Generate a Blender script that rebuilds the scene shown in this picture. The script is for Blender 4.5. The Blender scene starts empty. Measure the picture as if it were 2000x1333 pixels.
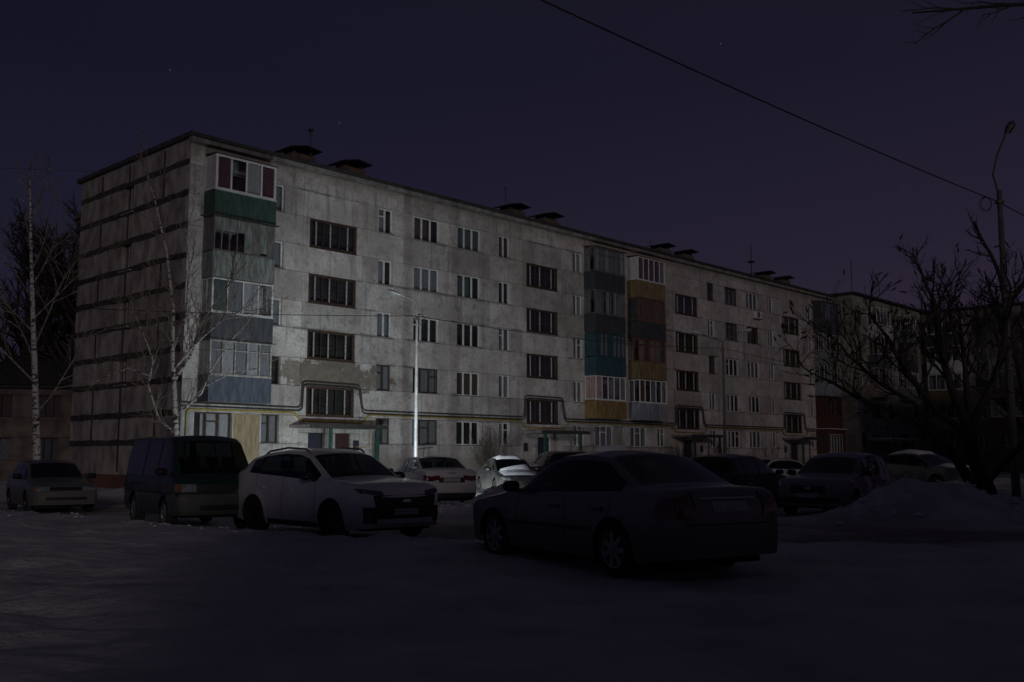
import bpy, math, random
import numpy as np
from mathutils import Vector, Matrix, noise as mnoise
from mathutils.bvhtree import BVHTree
R = math.radians
random.seed(7)
scene = bpy.context.scene
col = scene.collection

# ------------------------------------------------------------------ camera
FPX = 1955.0
PITCH = math.atan(224 / FPX)
CAMZ = 1.5
cd = bpy.data.cameras.new("camera")
cam = bpy.data.objects.new("camera", cd)
col.objects.link(cam)
cam.location = (0, 0, CAMZ)
cam.rotation_euler = (R(90) + PITCH, 0, 0)
cd.sensor_width = 36.0
cd.lens = 36.0 * FPX / 2000.0
cd.clip_end = 3000
scene.camera = cam

# ------------------------------------------------------------------ night sky
world = bpy.data.worlds.new("World")
scene.world = world
world.use_nodes = True
wt = world.node_tree
for n in list(wt.nodes):
    wt.nodes.remove(n)
def WN(t, **k):
    n = wt.nodes.new(t)
    for a, b in k.items():
        setattr(n, a, b)
    return n
w_out = WN('ShaderNodeOutputWorld')
w_bg = WN('ShaderNodeBackground')
w_tc = WN('ShaderNodeTexCoord')
w_sep = WN('ShaderNodeSeparateXYZ')
w_ramp = WN('ShaderNodeValToRGB')
wt.links.new(w_tc.outputs['Generated'], w_sep.inputs[0])
wt.links.new(w_sep.outputs['Z'], w_ramp.inputs[0])
els = w_ramp.color_ramp.elements
els[0].position = 0.0
els[0].color = (0.0235, 0.0170, 0.0310, 1)
els[1].position = 1.0
els[1].color = (0.0080, 0.0077, 0.0115, 1)
for p_, c_ in ((0.10, (0.0198, 0.0160, 0.0310)), (0.22, (0.0138, 0.0124, 0.0262)), (0.36, (0.0086, 0.0084, 0.0190)), (0.55, (0.0080, 0.0077, 0.0140))):
    e = els.new(p_)
    e.color = c_ + (1,)
w_vor = WN('ShaderNodeTexVoronoi')            # a few faint stars
w_vor.inputs['Scale'].default_value = 55.0
w_vor.inputs['Randomness'].default_value = 1.0
w_lt = WN('ShaderNodeMath', operation='LESS_THAN')
w_lt.inputs[1].default_value = 0.02
w_sepc = WN('ShaderNodeSeparateColor')
w_pow = WN('ShaderNodeMath', operation='POWER')
w_pow.inputs[1].default_value = 4.0
w_mul = WN('ShaderNodeMath', operation='MULTIPLY')
w_mul2 = WN('ShaderNodeMath', operation='MULTIPLY')
w_mul2.inputs[1].default_value = 0.38
w_add = WN('ShaderNodeMix', data_type='RGBA', blend_type='ADD')
w_add.inputs[0].default_value = 1.0
wt.links.new(w_tc.outputs['Generated'], w_vor.inputs['Vector'])
wt.links.new(w_vor.outputs['Distance'], w_lt.inputs[0])
wt.links.new(w_vor.outputs['Color'], w_sepc.inputs[0])
wt.links.new(w_sepc.outputs[0], w_pow.inputs[0])
wt.links.new(w_pow.outputs[0], w_mul.inputs[0])
wt.links.new(w_lt.outputs[0], w_mul.inputs[1])
wt.links.new(w_mul.outputs[0], w_mul2.inputs[0])
w_az = WN('ShaderNodeValToRGB')               # the town's glow lies to the right
w_az.color_ramp.elements[0].position = 0.25; w_az.color_ramp.elements[0].color = (0.80, 0.88, 0.95, 1)
w_az.color_ramp.elements[1].position = 0.75; w_az.color_ramp.elements[1].color = (1.32, 1.14, 1.10, 1)
w_ma = WN('ShaderNodeMath', operation='MULTIPLY_ADD'); w_ma.inputs[1].default_value = 0.5; w_ma.inputs[2].default_value = 0.5
w_tint = WN('ShaderNodeMix', data_type='RGBA', blend_type='MULTIPLY'); w_tint.inputs[0].default_value = 1.0
wt.links.new(w_sep.outputs['X'], w_ma.inputs[0]); wt.links.new(w_ma.outputs[0], w_az.inputs[0])
wt.links.new(w_ramp.outputs[0], w_tint.inputs[6]); wt.links.new(w_az.outputs[0], w_tint.inputs[7])
wt.links.new(w_tint.outputs[2], w_add.inputs[6])
wt.links.new(w_mul2.outputs[0], w_add.inputs[7])
wt.links.new(w_add.outputs[2], w_bg.inputs[0])
w_bg.inputs[1].default_value = 1.0
wt.links.new(w_bg.outputs[0], w_out.inputs[0])

# ------------------------------------------------------------------ low light of the night (from behind the viewer)
SUN_DIR = Vector((0.235, -0.972, math.tan(R(9.5)))).normalized()   # towards the light
sd = bpy.data.lights.new("low_light", 'SUN')
sd.energy = 0.215
sd.angle = R(4.5)
sd.color = (1.0, 0.86, 0.84)
so = bpy.data.objects.new("low_light", sd)
so.rotation_euler = SUN_DIR.to_track_quat('Z', 'Y').to_euler()
so.location = (10, -40, 30)
col.objects.link(so)

scene.view_settings.view_transform = 'Standard'
scene.view_settings.look = 'None'
scene.view_settings.exposure = 0.0
scene.view_settings.gamma = 1.0
scene.view_settings.use_curve_mapping = False

# ------------------------------------------------------------------ helpers
def tag(o, label=None, cat=None, group=None, kind=None):
    if label: o['label'] = label
    if cat: o['category'] = cat
    if group: o['group'] = group
    if kind: o['kind'] = kind
    return o

def empty(name, loc=(0, 0, 0), rz=0.0, parent=None):
    o = bpy.data.objects.new(name, None)
    col.objects.link(o)
    o.location = loc
    o.rotation_euler = (0, 0, rz)
    o.empty_display_size = 0.2
    if parent: o.parent = parent
    return o

def link(name, me, parent=None, loc=None, rot=None):
    o = bpy.data.objects.new(name, me)
    col.objects.link(o)
    if parent: o.parent = parent
    if loc is not None: o.location = loc
    if rot is not None: o.rotation_euler = rot
    return o

class MB:
    """collects shapes, builds ONE mesh object"""
    def __init__(self):
        self.v = []; self.f = []; self.m = []
    def add(self, vs, fs, mi=0):
        b = len(self.v)
        self.v += [tuple(p) for p in vs]
        self.f += [tuple(b + i for i in f) for f in fs]
        self.m += [mi] * len(fs)
        return self
    def box(self, x0, x1, y0, y1, z0, z1, mi=0, M=None):
        vs = [(x0, y0, z0), (x1, y0, z0), (x1, y1, z0), (x0, y1, z0), (x0, y0, z1), (x1, y0, z1), (x1, y1, z1), (x0, y1, z1)]
        if M is not None: vs = [M @ Vector(p) for p in vs]
        return self.add(vs, [(0, 3, 2, 1), (4, 5, 6, 7), (0, 1, 5, 4), (1, 2, 6, 5), (2, 3, 7, 6), (3, 0, 4, 7)], mi)
    def tube(self, pts, rad, n=6, mi=0, cap=True):
        pts = [Vector(p) for p in pts]
        rads = rad if isinstance(rad, (list, tuple)) else [rad] * len(pts)
        b = len(self.v); k = len(pts)
        up = None
        for i, p in enumerate(pts):
            d = (pts[min(i + 1, k - 1)] - pts[max(i - 1, 0)])
            if d.length < 1e-9: d = Vector((0, 0, 1))
            d.normalize()
            if up is None:
                up = d.orthogonal().normalized()
            else:
                up = up - d * up.dot(d)
                up = up.normalized() if up.length > 1e-6 else d.orthogonal().normalized()
            s = d.cross(up)
            for j in range(n):
                a = 2 * math.pi * j / n
                q = p + (up * math.cos(a) + s * math.sin(a)) * rads[i]
                self.v.append((q.x, q.y, q.z))
        for i in range(k - 1):
            for j in range(n):
                j2 = (j + 1) % n
                self.f.append((b + i * n + j, b + i * n + j2, b + (i + 1) * n + j2, b + (i + 1) * n + j))
                self.m.append(mi)
        if cap:
            self.f.append(tuple(b + j for j in reversed(range(n)))); self.m.append(mi)
            self.f.append(tuple(b + (k - 1) * n + j for j in range(n))); self.m.append(mi)
        return self
    def lathe(self, prof, n=24, axis='Y', mi=0, c=(0, 0, 0)):
        b = len(self.v); k = len(prof)
        for r, h in prof:
            for j in range(n):
                a = 2 * math.pi * j / n
                ca, sa = r * math.cos(a), r * math.sin(a)
                p = (ca, h, sa) if axis == 'Y' else (ca, sa, h)
                self.v.append((p[0] + c[0], p[1] + c[1], p[2] + c[2]))
        for i in range(k - 1):
            for j in range(n):
                j2 = (j + 1) % n
                self.f.append((b + i * n + j, b + i * n + j2, b + (i + 1) * n + j2, b + (i + 1) * n + j)); self.m.append(mi)
        return self
    def mesh(self, name, mats, smooth=False, angle=None):
        me = bpy.data.meshes.new(name)
        me.from_pydata(self.v, [], self.f)
        for m in (mats if isinstance(mats, (list, tuple)) else [mats]):
            me.materials.append(m)
        if any(self.m):
            me.polygons.foreach_set('material_index', self.m)
        if smooth:
            me.polygons.foreach_set('use_smooth', [True] * len(self.f))
            if angle: me.set_sharp_from_angle(angle=R(angle))
        me.update()
        return me
    def build(self, name, mats, parent=None, smooth=False, angle=None, loc=None, rot=None):
        return link(name, self.mesh(name, mats, smooth, angle), parent, loc, rot)

_M = {}
def mat(name, c, rough=0.7, c2=None, scale=4.0, bump=0.0, bscale=30.0, metal=0.0, spec=0.5, coat=0.0, emit=None, es=0.0, back=None, rand=0.0, detail=6.0, stretch=None, lo=0.38, hi=0.62):
    if name in _M: return _M[name]
    m = bpy.data.materials.new(name)
    m.use_nodes = True
    t = m.node_tree; N = t.nodes; L = t.links
    p = N['Principled BSDF']
    p.inputs['Roughness'].default_value = rough
    p.inputs['Metallic'].default_value = metal
    p.inputs['Specular IOR Level'].default_value = spec
    p.inputs['Coat Weight'].default_value = coat
    tc = N.new('ShaderNodeTexCoord')
    vec = tc.outputs['Object']
    if stretch:
        mp = N.new('ShaderNodeMapping'); mp.inputs['Scale'].default_value = stretch
        L.new(vec, mp.inputs[0]); vec = mp.outputs[0]
    c2 = c2 or tuple(x * 0.8 for x in c)
    nz = N.new('ShaderNodeTexNoise'); nz.inputs['Scale'].default_value = scale; nz.inputs['Detail'].default_value = detail
    L.new(vec, nz.inputs['Vector'])
    rp = N.new('ShaderNodeValToRGB')
    rp.color_ramp.elements[0].position = lo; rp.color_ramp.elements[0].color = tuple(c2) + (1,)
    rp.color_ramp.elements[1].position = hi; rp.color_ramp.elements[1].color = tuple(c) + (1,)
    L.new(nz.outputs[0], rp.inputs[0])
    out = rp.outputs[0]
    if rand:
        oi = N.new('ShaderNodeObjectInfo'); mr = N.new('ShaderNodeMapRange')
        mr.inputs[3].default_value = 1 - rand; mr.inputs[4].default_value = 1 + rand * 0.6
        L.new(oi.outputs['Random'], mr.inputs[0])
        mx = N.new('ShaderNodeVectorMath'); mx.operation = 'SCALE'
        L.new(out, mx.inputs[0]); L.new(mr.outputs[0], mx.inputs['Scale'])
        out = mx.outputs[0]
    if back:
        ge = N.new('ShaderNodeNewGeometry'); mb = N.new('ShaderNodeMix'); mb.data_type = 'RGBA'
        L.new(ge.outputs['Backfacing'], mb.inputs[0]); L.new(out, mb.inputs[6]); mb.inputs[7].default_value = tuple(back) + (1,)
        out = mb.outputs[2]
    L.new(out, p.inputs['Base Color'])
    if bump:
        n2 = N.new('ShaderNodeTexNoise'); n2.inputs['Scale'].default_value = bscale; n2.inputs['Detail'].default_value = 8
        L.new(vec, n2.inputs['Vector'])
        b = N.new('ShaderNodeBump'); b.inputs['Strength'].default_value = bump; b.inputs['Distance'].default_value = 0.02
        L.new(n2.outputs[0], b.inputs['Height']); L.new(b.outputs[0], p.inputs['Normal'])
    if emit:
        p.inputs['Emission Color'].default_value = tuple(emit) + (1,); p.inputs['Emission Strength'].default_value = es
    _M[name] = m
    return m

def glass_mat(name, tint, refl=1.0, rough=0.03):
    if name in _M: return _M[name]
    m = bpy.data.materials.new(name); m.use_nodes = True
    t = m.node_tree; N = t.nodes; L = t.links
    N.remove(N['Principled BSDF'])
    o = N['Material Output']
    tr = N.new('ShaderNodeBsdfTransparent'); tr.inputs[0].default_value = tuple(tint) + (1,)
    gl = N.new('ShaderNodeBsdfGlossy'); gl.inputs['Roughness'].default_value = rough; gl.inputs[0].default_value = (refl, refl, refl, 1)
    lw = N.new('ShaderNodeLayerWeight'); lw.inputs[0].default_value = 0.5
    pw = N.new('ShaderNodeMath'); pw.operation = 'POWER'; pw.inputs[1].default_value = 4.0
    L.new(lw.outputs['Facing'], pw.inputs[0])
    fr = N.new('ShaderNodeMath'); fr.operation = 'MULTIPLY_ADD'; fr.inputs[1].default_value = 0.92; fr.inputs[2].default_value = 0.05
    L.new(pw.outputs[0], fr.inputs[0])
    nz = N.new('ShaderNodeTexNoise'); nz.inputs['Scale'].default_value = 2.0
    bp = N.new('ShaderNodeBump'); bp.inputs['Strength'].default_value = 0.03
    L.new(nz.outputs[0], bp.inputs['Height']); L.new(bp.outputs[0], gl.inputs['Normal'])
    mx = N.new('ShaderNodeMixShader')
    L.new(fr.outputs[0], mx.inputs[0]); L.new(tr.outputs[0], mx.inputs[1]); L.new(gl.outputs[0], mx.inputs[2])
    L.new(mx.outputs[0], o.inputs[0])
    _M[name] = m
    return m

# a small noise for terrain
def fbm(x, y, s, seed=0.0, o=3):
    return mnoise.fractal(Vector((x * s, y * s, seed)), 1.0, 2.0, o)
def smooth(a, b, x):
    t = min(1.0, max(0.0, (x - a) / (b - a)))
    return t * t * (3 - 2 * t)

# the building line: corner of the long block, the direction its street side runs, and its outward normal
TH = R(43.2)
D = Vector((math.sin(TH), math.cos(TH), 0))
NO = Vector((math.cos(TH), -math.sin(TH), 0))
C0 = Vector((-14.204, 43.0, 0))
BRZ = math.atan2(D.y, D.x)       # local x = along facade, local y = into the block, z up
def FP(t, off, z=0.0):
    return C0 + D * t + NO * off + Vector((0, 0, z))

# ------------------------------------------------------------------ ground
_EX = [-60, -30, -11.5, -5.2, -1.0, 3.0, 6.0, 10.0, 40.0]
_EY = [52, 34.0, 24.4, 18.7, 16.3, 16.6, 15.4, 13.0, 6.0]
HEAPS = [  # x, y, sx, sy, height: shovelled snow
    (9.7, 24.0, 1.1, 1.0, 0.70), (11.0, 24.6, 0.9, 0.8, 0.42), (12.2, 25.6, 1.3, 1.0, 0.46), (8.4, 24.0, 1.0, 0.7, 0.28),
    (-0.25, 29.6, 0.75, 0.6, 0.72), (-1.6, 27.6, 0.8, 0.35, 0.20), (0.9, 31.0, 0.9, 0.7, 0.42),
    (13.6, 31.5, 2.2, 1.4, 0.55), (10.8, 36.0, 1.8, 1.2, 0.5), (15.5, 37.0, 2.0, 1.4, 0.6),
    (-4.6, 18.9, 0.5, 0.25, 0.06), (-9.5, 22.9, 0.6, 0.3, 0.10), (-13.4, 42.3, 2.5, 0.8, 0.25)]
def ground_h(x, y):
    ye = float(np.interp(x, _EX, _EY))
    d = ye - y
    h = 0.16 * smooth(-0.5, 0.8, d) + 0.12 * math.exp(-((d - 0.35 - 0.3 * fbm(x, y, 0.7, 3.1)) / 0.38) ** 2) * (0.6 + 0.8 * fbm(x, y, 1.3, 9.0))
    field = smooth(0.0, 2.0, d)
    h += field * (0.12 * fbm(x, y, 0.16, 1.0) + 0.085 * fbm(x, y * 1.5, 0.7, 2.0) + 0.036 * fbm(x, y, 2.4, 4.0, 4))
    h += (1 - field) * (0.015 * fbm(x, y, 0.5, 5.0) + 0.008 * fbm(x, y, 2.2, 6.0))
    for hx, hy, sx, sy, hh in HEAPS:
        q = ((x - hx) / sx) ** 2 + ((y - hy) / sy) ** 2
        if q < 9:
            h += hh * math.exp(-0.75 * q) * (1.0 + 0.32 * fbm(x, y, 1.3, 7.0)) + 0.11 * math.exp(-0.6 * q) * fbm(x, y, 3.2, 8.0)
    off = (Vector((x, y, 0)) - C0).dot(NO)
    t = (Vector((x, y, 0)) - C0).dot(D)
    if -2 < t < 70 and -1 < off < 5:
        h += 0.16 * smooth(4.2, 1.0, off) * (0.7 + 0.6 * fbm(x, y, 0.5, 11.0))
    return h
def ground_dirt(x, y):
    ye = float(np.interp(x, _EX, _EY))
    d = ye - y
    g = smooth(0.5, -0.9, d + 0.5 * fbm(x, y, 0.6, 21.0))
    off = (Vector((x, y, 0)) - C0).dot(NO)
    g *= smooth(3.0, 7.0, off + 1.5 * fbm(x, y, 0.3, 22.0))
    for hx, hy, sx, sy, hh in HEAPS:
        q = ((x - hx) / sx) ** 2 + ((y - hy) / sy) ** 2
        g *= 1 - math.exp(-0.7 * q)
    return g * smooth(-0.55, 0.35, fbm(x, y, 0.22, 23.0))

def axis(spec):
    out = []
    for a, b, s in spec:
        out += list(np.arange(a, b, s))
    return out + [spec[-1][1]]
gx = axis([(-600, -120, 80), (-120, -40, 8), (-40, -16, 1.0), (-16, -8, 0.3), (-8, 8, 0.14), (8, 15, 0.24), (15, 40, 1.0), (40, 120, 8), (120, 600, 80)])
gy = axis([(-300, -40, 40), (-40, -4, 3), (-4, 4, 0.5), (4, 20, 0.14), (20, 34, 0.26), (34, 60, 0.8), (60, 120, 4), (120, 800, 80)])
vs, dirt = [], []
for y in gy:
    for x in gx:
        far = abs(x) > 110 or y > 118 or y < -38
        vs.append((x, y, 0.0 if far else ground_h(x, y)))
        dirt.append(0.0 if far else ground_dirt(x, y))
nx = len(gx)
fs = [(j * nx + i, j * nx + i + 1, (j + 1) * nx + i + 1, (j + 1) * nx + i) for j in range(len(gy) - 1) for i in range(nx - 1)]
gme = bpy.data.meshes.new("snow_ground")
gme.from_pydata(vs, [], fs)
at_ = gme.attributes.new("dirt", 'FLOAT', 'POINT')
at_.data.foreach_set('value', dirt)
gme.polygons.foreach_set('use_smooth', [True] * len(fs))

def ground_material():
    m = bpy.data.materials.new("trodden_snow"); m.use_nodes = True
    t = m.node_tree; N = t.nodes; L = t.links
    p = N['Principled BSDF']; p.inputs['Roughness'].default_value = 0.75
    tc = N.new('ShaderNodeTexCoord')
    def noise(s, d=6, r=0.6):
        n = N.new('ShaderNodeTexNoise'); n.inputs['Scale'].default_value = s; n.inputs['Detail'].default_value = d; n.inputs['Roughness'].default_value = r
        L.new(tc.outputs['Object'], n.inputs['Vector']); return n.outputs[0]
    r1 = N.new('ShaderNodeValToRGB'); L.new(noise(0.9), r1.inputs[0])
    r1.color_ramp.elements[0].position = 0.3; r1.color_ramp.elements[0].color = (0.60, 0.60, 0.61, 1)
    r1.color_ramp.elements[1].position = 0.62; r1.color_ramp.elements[1].color = (0.84, 0.83, 0.82, 1)
    r2 = N.new('ShaderNodeValToRGB'); L.new(noise(1.7), r2.inputs[0])
    r2.color_ramp.elements[0].position = 0.3; r2.color_ramp.elements[0].color = (0.17, 0.14, 0.115, 1)
    r2.color_ramp.elements[1].position = 0.7; r2.color_ramp.elements[1].color = (0.42, 0.385, 0.35, 1)
    a = N.new('ShaderNodeAttribute'); a.attribute_name = 'dirt'
    mx = N.new('ShaderNodeMix'); mx.data_type = 'RGBA'
    L.new(a.outputs['Fac'], mx.inputs[0]); L.new(r1.outputs[0], mx.inputs[6]); L.new(r2.outputs[0], mx.inputs[7])
    L.new(mx.outputs[2], p.inputs['Base Color'])
    b = N.new('ShaderNodeBump'); b.inputs['Strength'].default_value = 1.0; b.inputs['Distance'].default_value = 0.09
    L.new(noise(6.0, 9, 0.65), b.inputs['Height'])
    b2 = N.new('ShaderNodeBump'); b2.inputs['Strength'].default_value = 0.5; b2.inputs['Distance'].default_value = 0.01
    L.new(noise(45.0, 4), b2.inputs['Height']); L.new(b.outputs[0], b2.inputs['Normal']); L.new(b2.outputs[0], p.inputs['Normal'])
    return m
gme.materials.append(ground_material())
tag(link("snow_ground", gme), kind='structure')
M_SNOW = mat("fresh_snow", (0.80, 0.81, 0.85), 0.8, (0.66, 0.67, 0.72), 3.0, 0.6, 18)

# loose snow clods along the bank and heaps
mb = MB()
rs = random.Random(3)
def clod(x, y, r):
    z = ground_h(x, y)
    n = 6
    prof = [(0.05, -0.5), (0.8, -0.35), (1.0, 0.1), (0.7, 0.6), (0.05, 0.85)]
    b = len(mb.v)
    for rr, hh in prof:
        for j in range(n):
            a = 2 * math.pi * j / n + rr
            k = r * (0.7 + 0.6 * rs.random())
            mb.v.append((x + rr * k * math.cos(a), y + rr * k * math.sin(a), z + hh * k * 0.55 + r * 0.05))
    for i in range(len(prof) - 1):
        for j in range(n):
            mb.f.append((b + i * n + j, b + i * n + (j + 1) % n, b + (i + 1) * n + (j + 1) % n, b + (i + 1) * n + j)); mb.m.append(0)
for i in range(170):
    x = rs.uniform(-15, 7); ye = float(np.interp(x, _EX, _EY))
    clod(x, ye - 0.35 + rs.gauss(0, 0.45), rs.uniform(0.012, 0.05))
for i in range(520):
    hx, hy, sx, sy, hh = rs.choice(HEAPS[:7])
    clod(hx + rs.gauss(0, sx * 0.9), hy + rs.gauss(0, sy * 0.9), rs.uniform(0.02, 0.06) * (2.2 if rs.random() < 0.12 else 1))
tag(mb.build("snow_clods", M_SNOW, smooth=True), kind='stuff')

# ------------------------------------------------------------------ building materials
def facade_material():
    """whitewashed plaster: patchy tone, rain streaks, smeared joints, one large fallen patch with bare render"""
    m = bpy.data.materials.new("whitewashed_plaster"); m.use_nodes = True
    t = m.node_tree; N = t.nodes; L = t.links
    p = N['Principled BSDF']; p.inputs['Roughness'].default_value = 0.9; p.inputs['Specular IOR Level'].default_value = 0.2
    tc = N.new('ShaderNodeTexCoord'); m['tc'] = tc.name
    V = tc.outputs['Object']
    def noise(s, d=8, r=0.6, st=None):
        v = V
        if st:
            mp = N.new('ShaderNodeMapping'); mp.inputs['Scale'].default_value = st; L.new(V, mp.inputs[0]); v = mp.outputs[0]
        n = N.new('ShaderNodeTexNoise'); n.inputs['Scale'].default_value = s; n.inputs['Detail'].default_value = d; n.inputs['Roughness'].default_value = r
        L.new(v, n.inputs['Vector']); return n.outputs[0]
    def math_(op, a, b=None, c=None):
        n = N.new('ShaderNodeMath'); n.operation = op
        for i, q in enumerate((a, b, c)):
            if q is None: continue
            if isinstance(q, (int, float)): n.inputs[i].default_value = q
            else: L.new(q, n.inputs[i])
        return n.outputs[0]
    def ramp(x, lo, hi):
        n = N.new('ShaderNodeMapRange'); n.interpolation_type = 'SMOOTHSTEP'
        L.new(x, n.inputs[0]); n.inputs[1].default_value = lo; n.inputs[2].default_value = hi
        return n.outputs[0]
    def mixc(f, a, b):
        n = N.new('ShaderNodeMix'); n.data_type = 'RGBA'
        if isinstance(f, (int, float)): n.inputs[0].default_value = f
        else: L.new(f, n.inputs[0])
        for i, q in ((6, a), (7, b)):
            if isinstance(q, tuple): n.inputs[i].default_value = q + (1,)
            else: L.new(q, n.inputs[i])
        return n.outputs[2]
    sp = N.new('ShaderNodeSeparateXYZ'); L.new(V, sp.inputs[0])
    X, Z = sp.outputs[0], sp.outputs[2]
    c = mixc(ramp(noise(0.35), 0.38, 0.62), (0.47, 0.45, 0.425), (0.68, 0.665, 0.64))
    c = mixc(math_('MULTIPLY', ramp(noise(1.8, 9, 0.7), 0.48, 0.64), 0.7), c, (0.31, 0.29, 0.27))
    c = mixc(math_('MULTIPLY', ramp(noise(7.0, 8, 0.8), 0.48, 0.62), 0.6), c, (0.27, 0.25, 0.235))          # speckled
    c = mixc(math_('MULTIPLY', ramp(noise(1.0, 6, 0.6, (2.6, 2.6, 0.16)), 0.52, 0.70), 0.7), c, (0.23, 0.215, 0.20))  # rain streaks
    # warm pinkish glow painted into the colour far along the block
    c = mixc(math_('MULTIPLY', ramp(noise(0.22, 4), 0.45, 0.6), math_('MULTIPLY', ramp(X, 18, 34), 0.45)), c, (0.46, 0.35, 0.335))
    # smeared joints at every sill and head line
    zz = math_('ADD', Z, math_('MULTIPLY', math_('SUBTRACT', noise(0.8, 4), 0.5), 0.16))
    k1 = math_('ABSOLUTE', math_('SUBTRACT', math_('PINGPONG', math_('SUBTRACT', zz, 2.08), 1.365), 0.0))
    k2 = math_('ABSOLUTE', math_('SUBTRACT', math_('PINGPONG', math_('SUBTRACT', zz, 3.39), 1.365), 0.0))
    j1 = math_('MULTIPLY', math_('MAXIMUM', ramp(k1, 0.13, 0.03), ramp(k2, 0.10, 0.02)), ramp(noise(0.36, 3), 0.53, 0.62))
    c = mixc(math_('MULTIPLY', j1, 0.6), c, (0.15, 0.14, 0.13))
    # darker brown bands under the eaves and at the foot, with ragged edges
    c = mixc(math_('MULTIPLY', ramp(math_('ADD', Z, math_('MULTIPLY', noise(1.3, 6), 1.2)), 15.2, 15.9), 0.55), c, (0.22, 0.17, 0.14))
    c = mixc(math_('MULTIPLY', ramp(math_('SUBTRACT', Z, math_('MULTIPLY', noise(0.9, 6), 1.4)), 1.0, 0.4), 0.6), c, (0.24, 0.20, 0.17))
    # bare patch over the first entrance
    dx = math_('DIVIDE', math_('SUBTRACT', X, 8.1), 3.2); dz = math_('DIVIDE', math_('SUBTRACT', Z, 5.38), 0.74)
    q = math_('ADD', math_('MULTIPLY', dx, dx), math_('MULTIPLY', dz, dz))
    q = math_('ADD', q, math_('MULTIPLY', math_('SUBTRACT', noise(1.45, 9, 0.7), 0.5), 6.5))
    bare = ramp(q, 1.03, 0.97)
    c = mixc(math_('MULTIPLY', bare, 0.92), c, mixc(ramp(noise(3.0), 0.4, 0.6), (0.165, 0.150, 0.118), (0.225, 0.205, 0.165)))
    # smaller scars anywhere
    sc = ramp(noise(0.55, 9, 0.62), 0.655, 0.66)
    c = mixc(math_('MULTIPLY', sc, 0.6), c, (0.28, 0.255, 0.22))
    oi = N.new('ShaderNodeObjectInfo'); mr = N.new('ShaderNodeMapRange'); mr.inputs[3].default_value = 0.74; mr.inputs[4].default_value = 1.10
    L.new(oi.outputs['Random'], mr.inputs[0])
    sc_ = N.new('ShaderNodeVectorMath'); sc_.operation = 'SCALE'; L.new(c, sc_.inputs[0]); L.new(mr.outputs[0], sc_.inputs['Scale'])
    L.new(sc_.outputs[0], p.inputs['Base Color'])
    b = N.new('ShaderNodeBump'); b.inputs['Strength'].default_value = 0.7; b.inputs['Distance'].default_value = 0.03
    h = math_('SUBTRACT', math_('ADD', noise(9.0, 8, 0.7), math_('MULTIPLY', noise(40.0, 3), 0.6)), math_('MULTIPLY', bare, 0.8))
    L.new(h, b.inputs['Height']); L.new(b.outputs[0], p.inputs['Normal'])
    return m, tc
M_FAC, FAC_TC = facade_material()

def gable_material():
    m = mat("exposed_aggregate_concrete", (0.52, 0.475, 0.43), 0.95, (0.25, 0.22, 0.195), 1.2, 0.9, 14, spec=0.2, rand=0.22, stretch=(1.4, 1.4, 0.7), detail=9, lo=0.34, hi=0.60)
    return m
M_GAB = gable_material()
M_TAR = mat("bitumen_joint_filler", (0.045, 0.038, 0.033), 0.85, (0.10, 0.085, 0.07), 2.5, 0.5, 20)
M_CORE = mat("unlit_rooms", (0.06, 0.055, 0.05), 0.95, (0.025, 0.024, 0.022), 1.2)
M_PLINTH = mat("red_brown_plinth_paint", (0.22, 0.10, 0.07), 0.9, (0.13, 0.075, 0.06), 1.5, 0.4, 12)
M_ROOF = mat("bitumen_roofing", (0.05, 0.045, 0.042), 0.85, (0.03, 0.03, 0.03), 2.0, 0.4, 10)
M_BRICKV = mat("sooty_brick", (0.20, 0.145, 0.11), 0.9, (0.10, 0.08, 0.07), 5.0, 0.5, 20)
M_TIN = mat("weathered_tin", (0.12, 0.11, 0.105), 0.6, (0.06, 0.05, 0.045), 4.0, metal=0.3)
M_PVC = mat("white_window_frame", (0.74, 0.74, 0.73), 0.45, (0.62, 0.62, 0.62), 3.0)
M_OLDW = mat("brown_painted_frame", (0.075, 0.045, 0.030), 0.7, (0.04, 0.028, 0.02), 6.0, 0.3, 30)
M_OLDWHITE = mat("flaking_white_frame", (0.50, 0.49, 0.46), 0.7, (0.28, 0.26, 0.24), 7.0, 0.3, 30)
M_SILL = mat("sheet_metal_sill", (0.34, 0.33, 0.32), 0.6, (0.18, 0.16, 0.15), 5.0)
M_WGL = glass_mat("window_glass", (0.88, 0.90, 0.91))
CURT = [mat("grey_net_curtain", (0.34, 0.35, 0.36), 0.95, (0.22, 0.23, 0.24), 9.0, stretch=(6, 6, 0.4)),
        mat("green_curtain", (0.16, 0.22, 0.20), 0.95, (0.09, 0.13, 0.12), 9.0, stretch=(6, 6, 0.4)),
        mat("dusky_red_curtain", (0.20, 0.075, 0.085), 0.95, (0.12, 0.05, 0.055), 9.0, stretch=(6, 6, 0.4)),
        mat("white_curtain", (0.58, 0.58, 0.57), 0.95, (0.40, 0.40, 0.40), 9.0, stretch=(6, 6, 0.4)),
        mat("brown_curtain", (0.17, 0.12, 0.09), 0.95, (0.10, 0.07, 0.05), 9.0, stretch=(6, 6, 0.4))]

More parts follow.
